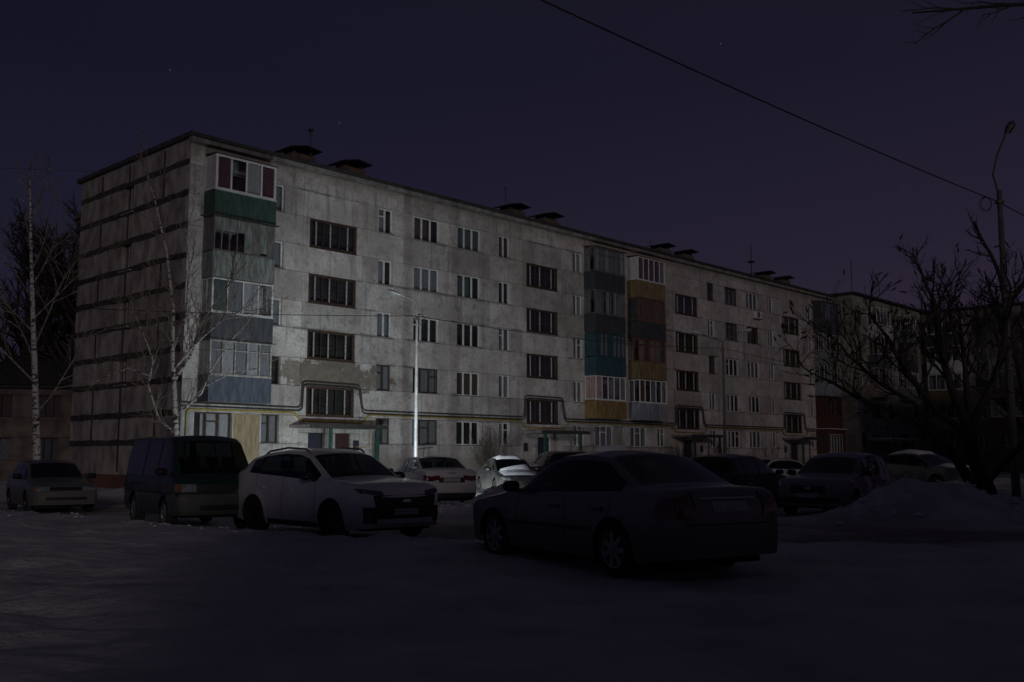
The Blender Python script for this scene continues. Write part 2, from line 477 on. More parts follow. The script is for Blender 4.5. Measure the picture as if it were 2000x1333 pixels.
# ------------------------------------------------------------------ windows
_wcache = {}
def wmesh(key, fn):
    if key not in _wcache: _wcache[key] = fn()
    return _wcache[key]
def window(par, x0, x1, z0, z1, n, fm, rs, yf=0.13, sill=M_SILL, curtain=None, fr=0.055, transom=None, cur_part=None, sillout=0.12, depth=0.07, y_dir=1, vent=True):
    """window in a wall whose outside is at local y=0 (rooms at +y). frame > pane, sill, curtain"""
    W = round(x1 - x0, 3); H = round(z1 - z0, 3)
    def mk_frame():
        b = MB()
        b.box(0, W, 0, depth, 0, fr); b.box(0, W, 0, depth, H - fr, H)
        b.box(0, fr, 0.001, depth - 0.001, fr, H - fr); b.box(W - fr, W, 0.001, depth - 0.001, fr, H - fr)
        for i in range(1, n):
            cx = W * i / n
            b.box(cx - fr * 0.75, cx + fr * 0.75, 0.002, depth - 0.002, fr, H - fr)
        if transom:
            tz = H * transom
            for i in range(n):
                if vent is True or i in vent:
                    b.box(W * i / n + fr, W * (i + 1) / n - fr, 0.004, depth - 0.004, tz - fr * 0.5, tz + fr * 0.5)
        return b.mesh("window_frame", fm)
    me = wmesh(("fr", W, H, n, fm.name, transom, str(vent), fr), mk_frame)
    fo = link("window", me, par, (x0, yf, z0))
    pw = W / n
    def mk_pane():
        return MB().box(fr * 0.6, pw - fr * 0.6, -0.003, 0.003, fr * 0.5, H - fr * 0.5).mesh("pane", M_WGL)
    pm = wmesh(("pn", pw, H, fr), mk_pane)
    for i in range(n):
        link("pane", pm, fo, (i * pw, depth * 0.5 + rs.uniform(-0.003, 0.003), 0), (rs.gauss(0, 0.003), 0, rs.gauss(0, 0.004)))
    if sill:
        def mk_sill():
            b = MB()
            b.add([(-0.06, -yf - sillout * 0.5, -0.045), (W + 0.06, -yf - sillout * 0.5, -0.045), (W + 0.06, 0.0, -0.012), (-0.06, 0.0, -0.012),
                   (-0.06, -yf - sillout * 0.5, -0.020), (W + 0.06, -yf - sillout * 0.5, -0.020), (W + 0.06, 0.0, 0.012), (-0.06, 0.0, 0.012)],
                  [(0, 3, 2, 1), (4, 5, 6, 7), (0, 1, 5, 4), (1, 2, 6, 5), (2, 3, 7, 6), (3, 0, 4, 7)])
            return b.mesh("sill", sill)
        link("sill", wmesh(("sl", W, yf, sill.name), mk_sill), fo, (0, -0.002, 0))
    if curtain is not None:
        a, b_ = cur_part if cur_part else (0.0, 1.0)
        def mk_cur():
            b = MB(); k = max(6, int(W * (b_ - a) * 14)); vs = []
            for i in range(k + 1):
                u = a + (b_ - a) * i / k
                yy = 0.20 + 0.025 * math.sin(i * 1.9) + 0.015 * math.sin(i * 0.77 + W)
                vs += [(u * W, yy, 0.03), (u * W, yy + 0.01, H - 0.02)]
            return b.add(vs, [(2 * i, 2 * i + 2, 2 * i + 3, 2 * i + 1) for i in range(k)]).mesh("curtain", curtain, True)
        link("curtain", wmesh(("cu", W, H, curtain.name, a, b_), mk_cur), fo)
    return fo

def block(par, x0, x1, z0, z1, m, y0=0.0, th=0.30, rs=random, name="wall_block", gap=0.009):
    j = rs.uniform(-0.006, 0.006)
    cx, cz = (x0 + x1) / 2, (z0 + z1) / 2
    return MB().box(x0 + gap, x1 - gap, y0 + j, y0 + th, z0 + gap, z1 - gap).build(name, m, par)

def fill_band(par, xa, xb, z0, z1, openings, seams, m, rs, **k):
    """wall blocks of one band between xa..xb leaving the openings free"""
    xs = []
    cur = xa
    for o0, o1 in sorted(openings):
        if o0 > cur + 0.02: xs.append((cur, o0))
        cur = o1
    if cur < xb - 0.02: xs.append((cur, xb))
    for a, b in xs:
        cuts = [a] + [s for s in seams if a + 0.4 < s < b - 0.4] + [b]
        for p, q in zip(cuts[:-1], cuts[1:]):
            block(par, p, q, z0, z1, m, rs=rs, **k)

def pipe_run(name, pts, r, m, par):
    """rounded pipe along local points"""
    out = []
    for i, p in enumerate(pts):
        p = Vector(p)
        if 0 < i < len(pts) - 1:
            a, b = Vector(pts[i - 1]), Vector(pts[i + 1])
            ra = min(0.25, (p - a).length * 0.45); rb = min(0.25, (b - p).length * 0.45)
            pa = p + (a - p).normalized() * ra; pb = p + (b - p).normalized() * rb
            for t in (0, 0.25, 0.5, 0.75, 1):
                out.append((1 - t) ** 2 * pa + 2 * t * (1 - t) * p + t * t * pb)
        else:
            out.append(p)
    return MB().tube(out, r, 7).build(name, m, par, True, 50)

# ------------------------------------------------------------------ the long five-storey block
LB, SEC = 62.6, 15.65
DEPTH = 11.0
PITCHZ = 2.73
ZS = [2.08 + PITCHZ * k for k in range(5)]
ZH = [z + 1.31 for z in ZS]
bl = empty("apartment_block", tuple(C0), BRZ)
tag(bl, "long whitewashed five-storey apartment block with stained walls and mixed balconies", "building")
FAC_TC.object = bl
rb = random.Random(11)

def sx(s, u):
    return SEC * s + u if s % 2 == 0 else SEC * (s + 1) - u
def rng(s, a, b):
    p, q = sx(s, a), sx(s, b)
    return (min(p, q), max(p, q))

# inner mass behind the blocks
MB().box(0.42, LB - 0.42, 0.44, DEPTH - 0.3, 0.0, 15.45).build("inner_wall", M_CORE, bl)
# back wall and far end
MB().box(0.3, LB - 0.3, DEPTH - 0.29, DEPTH, 0.0, 15.5).build("back_wall", M_GAB, bl)
MB().box(LB - 0.30, LB, 0.31, DEPTH, 0.0, 15.5).build("end_wall", M_GAB, bl)

bands = []   # (z0, z1, kind, floor)
z = 0.62
for k in range(5):
    bands.append((z, ZS[k], 's', k)); bands.append((ZS[k], ZH[k], 'w', k)); z = ZH[k]
bands.append((z, 15.5, 'p', 5))
STAIR_DOORS = {0: [(6.59, 7.51), (8.18, 9.11)], 1: [(7.2, 8.3)], 2: [(7.2, 8.3)], 3: [(7.2, 8.3)]}
for s in range(4):
    a0, a1 = rng(s, 0, 6.05); b0, b1 = rng(s, 6.05, 9.65); c0, c1 = rng(s, 9.65, 15.65)
    gw = rng(s, 0.64, 2.5) if s in (0, 3) else rng(s, 0.9, 2.8)
    for z0, z1, kd, k in bands:
        if kd == 'w':
            lw = gw if k == 0 else rng(s, 1.3, 3.1)
            fill_band(bl, a0 + (0.0), a1, z0, z1, [lw, rng(s, 4.0, 4.95)], [], M_FAC, rb)
            fill_band(bl, c0, c1, z0, z1, [rng(s, 10.7, 11.65), rng(s, 13.13, 14.98)], [], M_FAC, rb)
        else:
            fill_band(bl, a0, a1, z0, z1, [], [], M_FAC, rb)
            fill_band(bl, c0, c1, z0, z1, [], [sx(s, 12.4)], M_FAC, rb)
        if kd == 's' and k > 0:
            fill_band(bl, b0, b1, z0, z1, [rng(s, 6.42, 9.28)], [], M_FAC, rb)
        elif not (kd == 's' and k == 0) and not (kd == 'w' and k == 0):
            fill_band(bl, b0, b1, z0, z1, [], [], M_FAC, rb)
    # entrance bay
    fill_band(bl, b0, b1, 0.0, 2.58, [rng(s, *d) for d in STAIR_DOORS[s]], [], M_FAC, rb)
    fill_band(bl, b0, b1, 2.58, 3.39, [], [], M_FAC, rb)
    # plinth
    for p, q in ((a0, a1), (c0, c1)):
        block(bl, p, q, 0.0, 0.62, M_PLINTH, y0=-0.05, th=0.35, rs=rb, name="plinth_block")

# windows of the street side
WSTYLE = {}
for s in range(4):
    for k in range(5):
        for nm, a, b, n in (("n1", 4.0, 4.95, 2), ("n2", 10.7, 11.65, 2), ("wd", 13.13, 14.98, 3)):
            p, q = rng(s, a, b)
            old = rb.random() < 0.12
            cur = rb.choice([None, CURT[0], CURT[0], CURT[0], CURT[1], CURT[3], CURT[3], CURT[4]])
            if (s, k, nm) in ((0, 1, "n2"), (0, 1, "wd"), (0, 0, "wd"), (0, 0, "n2"), (0, 1, "n1"), (0, 0, "n1"), (2, 4, "n2"), (2, 4, "wd"), (2, 2, "n2")): old = True; cur = rb.choice([None, CURT[0]])
            if s == 0 and k > 1 or (s == 1 and k > 0): old = False
            if (s, k, nm) == (0, 4, "wd"): cur = CURT[4]
            if (s, k, nm) in ((1, 4, "wd"), (1, 3, "wd")): cur = CURT[1]
            fm = M_OLDW if old else M_PVC
            tr = 0.68 if (old or rb.random() < 0.25) else None
            window(bl, p, q, ZS[k], ZH[k], n, fm, rb, curtain=cur, transom=tr, vent=[rb.randrange(n)] if tr else True,
                   cur_part=rb.choice([(0, 1), (0, 1), (0, 0.66), (0.33, 1)]), fr=0.05 if old else 0.062)
        if k == 0:
            p, q = rng(s, 0.64, 2.5) if s in (0, 3) else rng(s, 0.9, 2.8)
            window(bl, p, q, ZS[0], ZH[0], 3, M_OLDW if s == 0 else M_PVC, rb, curtain=CURT[3 if s == 0 else 0], cur_part=(0.25, 1), transom=0.7, vent=[1])
        else:
            p, q = rng(s, 1.3, 3.1)
            window(bl, p, q, ZS[k], ZH[k], 2, M_OLDWHITE, rb, curtain=CURT[4], sill=None)

def stair_window(par, x0, x1, z0, z1, rs):
    W, H = x1 - x0, z1 - z0
    b = MB(); t = 0.11
    b.box(0, W, -0.02, 0.12, 0, t); b.box(0, W, -0.02, 0.12, H - t, H)
    b.box(0, t, -0.018, 0.118, t, H - t); b.box(W - t, W, -0.018, 0.118, t, H - t)
    fr = [t / W, 0.15, 0.45, 0.82, 1 - t / W]
    for u in fr[1:4]:
        b.box(u * W - 0.024, u * W + 0.024, 0.02, 0.09, t, H - t, 1)
    for u in (0.30, 0.63):
        b.box(u * W - 0.018, u * W + 0.018, 0.03, 0.08, t, H - t, 0)
    fo = b.build("stair_window", [M_OLDW, M_OLDWHITE], par, loc=(x0, 0.05, z0))
    for a, c in zip(fr[:-1], fr[1:]):
        MB().box(a * W + 0.02, c * W - 0.02, 0.05, 0.055, t, H - t).build("pane", M_WGL, fo, rot=(rs.gauss(0, 0.003), 0, rs.gauss(0, 0.004)))
    # landing stairs and railing seen behind the glass
    MB().box(0.2, W - 0.2, 0.33, 0.36, 0.15, 0.22).box(0.2, W - 0.2, 0.33, 0.36, 0.62, 0.68).build("stair_railing", M_TIN, fo)
    MB().box(0, W, -0.06, -0.021, -0.04, 0.03).build("sill", M_OLDW, fo)
    return fo
for s in range(4):
    for k in range(1, 5):
        p, q = rng(s, 6.42, 9.28)
        stair_window(bl, p, q, ZH[k - 1], ZS[k], rb)

# entrances: doors, canopy, posts, lamp bracket, notice board
M_DOOR = mat("dark_blue_steel_door", (0.03, 0.034, 0.045), 0.5, (0.025, 0.03, 0.05), 3.0)
M_DOOR2 = mat("dark_red_steel_door", (0.055, 0.028, 0.027), 0.5, (0.05, 0.02, 0.02), 3.0)
M_GREENP = mat("green_painted_post", (0.03, 0.11, 0.075), 0.5, (0.02, 0.06, 0.045), 6.0)
M_CONC = mat("canopy_concrete", (0.30, 0.285, 0.265), 0.9, (0.17, 0.16, 0.15), 2.5, 0.5, 14)
for s in range(4):
    for i, d in enumerate(STAIR_DOORS[s]):
        p, q = rng(s, *d)
        dm = M_DOOR if i == 0 else M_DOOR2
        do = MB().box(p + 0.01, q - 0.01, 0.10, 0.16, 0.12, 2.56).build("entrance_door", dm, bl)
        MB().box(p + 0.16, q - 0.16, 0.088, 0.1, 0.5, 1.2).box(p + 0.16, q - 0.16, 0.088, 0.1, 1.4, 2.35).build("door_panel", dm, do)
        MB().tube([(q - 0.14, 0.05, 1.05), (q - 0.14, 0.05, 1.3)], 0.018, 6).build("handle", M_TIN, do)
    u0, u1 = (5.5, 9.95) if s == 0 else (5.6, 9.9)
    p, q = rng(s, u0, u1)
    b = MB().box(p, q, -1.75, -0.01, 2.80, 2.93)
    ca = b.build("entrance_canopy", M_CONC, bl)
    MB().box(p - 0.04, q + 0.04, -1.80, -1.751, 2.77, 2.96).build("canopy_edge", M_ROOF, ca)
    if s in (1, 3):
        vs, k = [], 14
        b = MB()
        for i in range(k + 1):
            for j in range(6):
                e = math.sin(math.pi * i / k) ** 0.35 * math.sin(math.pi * (j + 0.3) / 5.6) ** 0.4
                b.v.append((p + (q - p) * i / k, -1.75 + 1.7 * j / 5, 2.932 + (0.16 if s == 3 else 0.07) * max(0.02, e)))
        for i in range(k):
            for j in range(5):
                b.f.append((i * 6 + j, (i + 1) * 6 + j, (i + 1) * 6 + j + 1, i * 6 + j + 1)); b.m.append(0)
        b.build("snow_cover", M_SNOW, ca, True)
    for u in ((6.75, 9.55) if s == 0 else (6.2, 9.4)):
        x = sx(s, u)
        MB().box(x - 0.07, x + 0.07, -1.62, -1.48, 0.0, 2.80).build("canopy_post", M_GREENP, ca)
    x = sx(s, 9.42)
    MB().box(x - 0.16, x + 0.16, -0.06, -0.008, 1.75, 2.25).build("notice_board", M_DOOR, bl)

# roof: slab with overhang, eaves board, ventilation stacks, antennas
ro = MB().box(-0.12, LB + 0.1, -0.42, DEPTH + 0.3, 15.50, 15.66).build("roof", M_ROOF, bl)
MB().box(-0.10, LB + 0.08, -0.30, -0.02, 15.30, 15.499).build("cornice", M_CONC, ro)
MB().box(-0.16, -0.125, -0.42, DEPTH + 0.3, 15.52, 15.72).build("verge_trim", M_TIN, ro)
b = MB()
for i in range(40):
    x = rb.uniform(0.5, LB - 2); y = rb.uniform(0.2, DEPTH - 1.0)
    b.box(x, x + rb.uniform(0.5, 2.5), y, y + rb.uniform(0.4, 1.0), 15.662, 15.675 + rb.uniform(0, 0.02))
tag(b.build("snow_patches", M_SNOW, ro), kind='stuff')
for t in (8.4, 11.8, 25.0, 28.4, 41.8, 45.0, 57.6, 61.0):
    st = MB().box(t - 0.72, t + 0.72, 3.5, 4.6, 15.66, 17.35).build("ventilation_stack", M_BRICKV, bl)
    for i in range(5):
        zc = 15.9 + i * 0.3
        MB().box(t - 0.735, t + 0.735, 3.485, 4.615, zc, zc + 0.02).build("brick_course", M_BRICKV, st)
    for dx in (-0.55, 0.55):
        MB().box(t + dx - 0.05, t + dx + 0.05, 3.6, 4.5, 17.35, 17.55).build("cap_support", M_TIN, st)
    vs = [(t - 1.0, 3.2, 17.50), (t + 1.0, 3.2, 17.62), (t + 1.0, 4.9, 17.62), (t - 1.0, 4.9, 17.50), (t, 3.2, 17.74), (t, 4.9, 17.74)]
    vs = vs + [(x, y, zz + 0.05) for x, y, zz in vs]
    MB().add(vs, [(0, 4, 5, 3), (4, 1, 2, 5), (6, 9, 11, 10), (10, 11, 8, 7), (0, 6, 10, 4), (4, 10, 7, 1), (3, 5, 11, 9), (5, 2, 8, 11), (0, 3, 9, 6), (1, 7, 8, 2)]).build("stack_cap", M_TIN, st)
def antenna(par, x, y, z0, z1, bars, r=0.03):
    o = MB().tube([(x, y, z0), (x, y, z1)], r, 6).build("antenna_mast", M_TIN, par)
    for zz, w, a in bars:
        dx, dy = math.cos(a) * w, math.sin(a) * w
        MB().tube([(x - dx, y - dy, zz), (x + dx, y + dy, zz)], 0.016, 5).build("antenna_bar", M_TIN, o)
antenna(bl, 9.15, 4.0, 17.7, 19.0, [(18.85, 0.22, 0.4), (18.7, 0.16, 0.4)], 0.035)
MB().lathe([(0.02, 18.9), (0.14, 18.93), (0.14, 19.02), (0.02, 19.05)], 8, 'Z', c=(9.15, 4.0, 0)).build("antenna_head", M_TIN, bl)
antenna(bl, 24.4, 4.0, 15.66, 18.9, [(18.75, 0.3, 0.3), (18.5, 0.42, 0.3), (18.2, 0.2, 0.3)], 0.02)
antenna(bl, 40.5, 4.0, 15.66, 18.0, [(17.9, 0.12, 0.3)], 0.02)
antenna(bl, 55.6, 4.0, 15.66, 19.8, [(18.45, 0.35, 0.2), (18.4, 0.35, 1.8)], 0.04)
MB().box(55.35, 55.85, 3.75, 4.25, 18.3, 18.42).build("antenna_head", M_TIN, bl)

# heating pipes (a lagged pair) climbing over every stair window, and the yellow gas pipe
M_PIPE = mat("black_lagged_pipe", (0.05, 0.046, 0.044), 0.6, (0.03, 0.03, 0.03), 5.0, 0.3, 20)
M_GAS = mat("yellow_gas_pipe", (0.42, 0.33, 0.06), 0.5, (0.26, 0.20, 0.06), 5.0)
for dz, dy in ((0, 0), (-0.15, 0.02)):
    pts = [(-0.15, -0.14 - dy, 3.78 + dz)]
    for s in range(4):
        p, q = rng(s, 6.2, 9.5)
        e = 0.06 if dz else 0.0
        pts += [(p - 0.15 + e, -0.14 - dy, 3.76 + dz), (p - 0.10 + e, -0.14 - dy, 5.02 + dz), (q + 0.02 - e, -0.14 - dy, 5.0 + dz), (q + 0.25 - e, -0.14 - dy, 3.74 + dz)]
    pts.append((LB - 4.2, -0.14 - dy, 3.76 + dz))
    pipe_run("heating_pipe", pts, 0.034, M_PIPE, bl)
pts = [(0.22, -0.1, 0.0), (0.22, -0.1, 3.5)]
for s in range(4):
    p, q = rng(s, 6.2, 9.5)
    pts += [(p - 0.45, -0.1, 3.52), (p - 0.15, -0.1, 3.16), (q + 0.35, -0.1, 3.14), (q + 0.6, -0.1, 3.55)]
pts.append((LB - 4.2, -0.1, 3.55))
pipe_run("gas_pipe", pts, 0.042, M_GAS, bl)
pipe_run("gas_pipe", [(9.35, -0.05, 1.95), (10.15, -0.05, 1.9), (10.35, -0.05, 2.9), (10.36, -0.05, 3.5)], 0.02, M_GAS, bl)

# air conditioner under a top-floor window
ac = MB().box(48.55, 49.35, -0.36, -0.06, 12.28, 12.84).build("air_conditioner", M_PVC, bl)
MB().lathe([(0.22, -0.361), (0.22, -0.372), (0.05, -0.375)], 18, 'Y', c=(48.87, 0, 12.56)).build("fan_grille", M_TIN, ac)
for x in (48.6, 49.26):
    MB().box(x, x + 0.04, -0.4, 0.0, 12.2, 12.279).build("bracket", M_TIN, ac)

# gable end: concrete panels with tarred joints, one window column
gz = [0.62, 2.10, 3.36, 4.80, 6.12, 7.55, 8.90, 10.25, 11.62, 13.06, 14.45, 15.5]
g_rot = R(90)   # panels are built facing local -x
def gbox(y0, y1, z0, z1, m, name, x0=0.0, th=0.28, gap=0.006):
    j = rb.uniform(-0.006, 0.006)
    return MB().box(x0 + j, x0 + th, y0 + gap, y1 - gap, z0 + gap, z1 - gap).build(name, m, bl)
M_GABW = M_GAB
for i in range(len(gz) - 1):
    z0, z1 = gz[i], gz[i + 1]
    wrow = i in (3, 5, 7, 9)   # window bands
    cuts = [0.31, 2.2 + rb.uniform(-0.3, 0.3), 5.25, 6.2, 8.6 + rb.uniform(-0.4, 0.4), DEPTH]
    if not wrow: cuts.remove(6.2)
    if rb.random() < 0.4: cuts.pop(-2)
    if rb.random() < 0.4: cuts.pop(1)
    for a, c in zip(cuts[:-1], cuts[1:]):
        if wrow and abs(a - 5.25) < 1e-6: continue
        gbox(a, c, z0, z1, M_GAB, "concrete_panel")
    if wrow:
        fo = MB()
        W, H = 0.95, z1 - z0
        fo.box(0, W, 0, 0.07, 0, 0.05).box(0, W, 0, 0.07, H - 0.05, H).box(0, 0.05, 0.001, 0.069, 0.05, H - 0.05).box(W - 0.05, W, 0.001, 0.069, 0.05, H - 0.05).box(W * 0.45, W * 0.45 + 0.06, 0.001, 0.069, 0.05, H - 0.05)
        fo = fo.build("gable_window", M_OLDWHITE, bl, loc=(0.13, 6.2, z0), rot=(0, 0, -R(90)))
        MB().box(0.05, W * 0.45, 0.03, 0.036, 0.05, H - 0.05).build("pane", M_WGL, fo)
        MB().box(W * 0.45 + 0.06, W - 0.05, 0.03, 0.036, 0.05, H - 0.05).build("pane", M_WGL, fo)
        MB().box(-0.12, W + 0.12, -0.24, -0.001, -0.06, 0.0).build("sill", M_CONC, fo)
    # tarred joint above the band: ragged strip
    if i < len(gz) - 2:
        b = MB(); k = 60; y0, y1 = 0.02, DEPTH - 0.02
        for q in range(k + 1):
            y = y0 + (y1 - y0) * q / k
            w1 = max(0.03, 0.145 + 0.06 * mnoise.noise(Vector((y * 1.3, i * 3.1, 0))) + 0.03 * mnoise.noise(Vector((y * 5.3, i * 3.1, 2)))); w2 = max(0.03, 0.135 + 0.06 * mnoise.noise(Vector((y * 1.1, i * 5.7, 4))) + 0.03 * mnoise.noise(Vector((y * 6.1, i * 3.1, 7))))
            for xx in (-0.012, 0.02):
                b.v += [(xx, y, z1 - w1), (xx, y, z1 + w2)]
        for q in range(k):
            a = q * 4
            b.f += [(a, a + 4, a + 5, a + 1)[::-1], (a + 1, a + 5, a + 7, a + 3)[::-1], (a, a + 2, a + 6, a + 4)[::-1]]; b.m += [0] * 3
        b.build("joint_strip", M_TAR, bl)
    for yv, p_ in ((5.72, 1.0), (8.6, 0.35), (2.3, 0.35)):
        if rb.random() < p_ and not (wrow and yv == 5.72):
            MB().box(-0.008, 0.02, yv - 0.10, yv + 0.08, z0 + 0.13, z1 - 0.13).build("joint_strip", M_TAR, bl)
MB().box(-0.04, 0.28, 0.31, DEPTH, 0.0, 0.62).build("plinth_block", M_PLINTH, bl)
# quoin at the near corner closing gable and street side
MB().box(-0.003, 0.0, 0.0, 0.31, 0.62, 15.5).build("corner_return", M_FAC, bl)
MB().box(0.31, 0.43, 0.30, DEPTH - 0.3, 0, 15.45).build("gable_backing", M_CORE, bl)

# ------------------------------------------------------------------ balconies
def paint(name, c, c2=None, r=0.7, sc=3.0):
    return mat(name, c, r, c2 or tuple(x * 0.6 for x in c), sc, 0.25, 25, stretch=(3, 3, 0.6))
P_GREEN = paint("green_corrugated_sheet", (0.05, 0.105, 0.085))
P_GREYG = paint("grey_green_boards", (0.26, 0.30, 0.28), (0.13, 0.15, 0.14))
P_SLATE = paint("slate_grey_sheet", (0.075, 0.083, 0.095))
P_BLUEG = paint("blue_grey_sheet", (0.085, 0.105, 0.14))
P_DARK = paint("dark_grey_sheet", (0.06, 0.065, 0.07))
P_OCHRE = paint("ochre_sheet", (0.26, 0.185, 0.09))
P_OCHRE2 = paint("mustard_sheet", (0.30, 0.20, 0.075))
P_TEAL = paint("teal_painted_boards", (0.035, 0.088, 0.112))
P_PINK = paint("pink_plaster", (0.50, 0.33, 0.31))
P_LGREY = paint("pale_blue_grey_sheet", (0.30, 0.32, 0.36))
P_RED = paint("brick_red_cladding", (0.10, 0.035, 0.028))
P_WPANEL = paint("white_sandwich_panel", (0.60, 0.62, 0.63), (0.44, 0.46, 0.48))
P_WOODO = paint("orange_varnished_wood", (0.22, 0.115, 0.06))
P_WOODR = paint("reddish_wood", (0.24, 0.11, 0.08))
P_GREYW = paint("weathered_grey_wood", (0.19, 0.185, 0.175))

def ribbed(x0, x1, y, z0, z1, pitch, amp, flip=False):
    b = MB(); k = max(2, int((x1 - x0) / pitch * 2))
    for i in range(k + 1):
        x = x0 + (x1 - x0) * i / k; yy = y + (amp if i % 2 else 0)
        b.v += [(x, yy, z0), (x, yy, z1), (x, y + 0.03, z0), (x, y + 0.03, z1)]
    for i in range(k):
        a = i * 4
        b.f += [(a, a + 4, a + 5, a + 1), (a + 2, a + 3, a + 7, a + 6), (a + 1, a + 5, a + 7, a + 3), (a, a + 2, a + 6, a + 4)]; b.m += [0] * 4
    b.f += [(0, 1, 3, 2), (k * 4, k * 4 + 2, k * 4 + 3, k * 4 + 1)]; b.m += [0, 0]
    return b

def balcony(x0, x1, z, st, par=bl, dep=0.9, rs=rb):
    """slab > parapet, corner posts, glazing frame, panes, side panels, curtains, lid"""
    W = x1 - x0
    sl = MB().box(x0, x1, -dep, -0.012, z - 0.13, z).build("balcony", M_CONC, par)
    pm = st['par']
    zt = z + 1.0; zg = z + st.get('top', 2.55)
    if st.get('rib', True):
        ribbed(x0 - 0.02, x1 + 0.02, -dep - 0.03, z - 0.12, zt, 0.12, 0.012).build("parapet", pm, sl)
    else:
        n = 3
        for i in range(n):
            MB().box(x0 - 0.02 + (W + 0.04) * i / n + 0.004, x0 - 0.02 + (W + 0.04) * (i + 1) / n - 0.004, -dep - 0.03, -dep, z - 0.12, zt).build("parapet", pm, sl)
    sp = st.get('spar', pm)
    for xs in (x0 - 0.02, x1 - 0.01):
        MB().box(xs, xs + 0.03, -dep + 0.001, -0.012, z - 0.12, zt).build("parapet", sp, sl)
    fm = st['frame']; n = st.get('n', 4); fr = st.get('fr', 0.055)
    MB().box(x0 - 0.03, x1 + 0.03, -dep - 0.06, -dep + 0.04, zt, zt + 0.05).build("rail_cap", fm, sl)
    b = MB()
    z0, z1 = zt + 0.05, zg
    b.box(x0, x1, -dep - 0.02, -dep + 0.04, z0, z0 + fr); b.box(x0, x1, -dep - 0.02, -dep + 0.04, z1 - fr, z1)
    xs = [x0 + W * i / n for i in range(n + 1)]
    for i, x in enumerate(xs):
        ww = fr * (0.9 if 0 < i < n else 1.3)
        xa = min(max(x - ww / 2, x0), x1 - ww)
        b.box(xa, xa + ww, -dep - 0.018, -dep + 0.038, z0 + fr, z1 - fr)
    tr = st.get('transom')
    if tr:
        zz = z0 + (z1 - z0) * tr
        b.box(x0 + fr, x1 - fr, -dep - 0.014, -dep + 0.034, zz - fr * 0.4, zz + fr * 0.4)
    for side in (x0, x1 - 0.05):
        b.box(side + 0.001, side + 0.049, -dep + 0.041, -0.012, z1 - fr, z1 - 0.001)
        b.box(side + 0.001, side + 0.049, -dep + 0.041, -0.012, z0, z0 + fr)
        b.box(side + 0.001, side + 0.049, -0.06, -0.012, z0 + fr, z1 - fr)
        if st.get('side') is None:
            b.box(side + 0.001, side + 0.049, -dep / 2 - 0.025, -dep / 2 + 0.025, z0 + fr, z1 - fr)
    b.build("glazing_frame", fm, sl)
    boards = st.get('boards', {})
    for i in range(n):
        a, c = xs[i] + 0.02, xs[i + 1] - 0.02
        m = boards.get(i)
        if m is not None:
            f0 = boards.get(('z', i), 0.0)
            zb = z0 + (z1 - z0) * f0
            MB().box(a, c, -dep + 0.002, -dep + 0.012, zb, z1).build("board", m, sl)
            if f0 > 0: MB().box(a, c, -dep + 0.005, -dep + 0.011, z0, zb).build("pane", M_WGL, sl)
        else:
            MB().box(a, c, -dep + 0.005, -dep + 0.011, z0, z1).build("pane", M_WGL, sl, loc=(0, 0, 0))
    for side in (x0 + 0.02, x1 - 0.03):
        m = st.get('side') or M_WGL
        MB().box(side, side + 0.012, -dep + 0.042, -0.02, z0, z1).build("side_panel" if st.get('side') else "pane", m, sl)
    for i, cm in st.get('curt', {}).items():
        a, c = xs[i] + 0.03, xs[i + 1] - 0.03
        bb = MB(); k = 10; vs = []
        for q in range(k + 1):
            yy = -dep + 0.10 + 0.02 * math.sin(q * 1.8)
            vs += [(a + (c - a) * q / k, yy, z0 + 0.02), (a + (c - a) * q / k, yy, z1 - 0.02)]
        bb.add(vs, [(2 * q, 2 * q + 2, 2 * q + 3, 2 * q + 1) for q in range(k)]).build("curtain", cm, sl, True)
    lid = st.get('lid')
    if lid:
        e = lid
        MB().add([(x0 - e, -dep - e, zg + 0.01), (x1 + e, -dep - e, zg + 0.01), (x1 + e, -0.013, zg + 0.10), (x0 - e, -0.013, zg + 0.10),
                  (x0 - e, -dep - e, zg + 0.05), (x1 + e, -dep - e, zg + 0.05), (x1 + e, -0.013, zg + 0.14), (x0 - e, -0.013, zg + 0.14)],
                 [(0, 3, 2, 1), (4, 5, 6, 7), (0, 1, 5, 4), (1, 2, 6, 5), (2, 3, 7, 6), (3, 0, 4, 7)]).build("lid", M_TIN, sl)
    return sl
ZB = [3.95 + PITCHZ * k for k in range(4)]
G, W3, RD, BR = CURT[0], CURT[3], CURT[2], CURT[4]
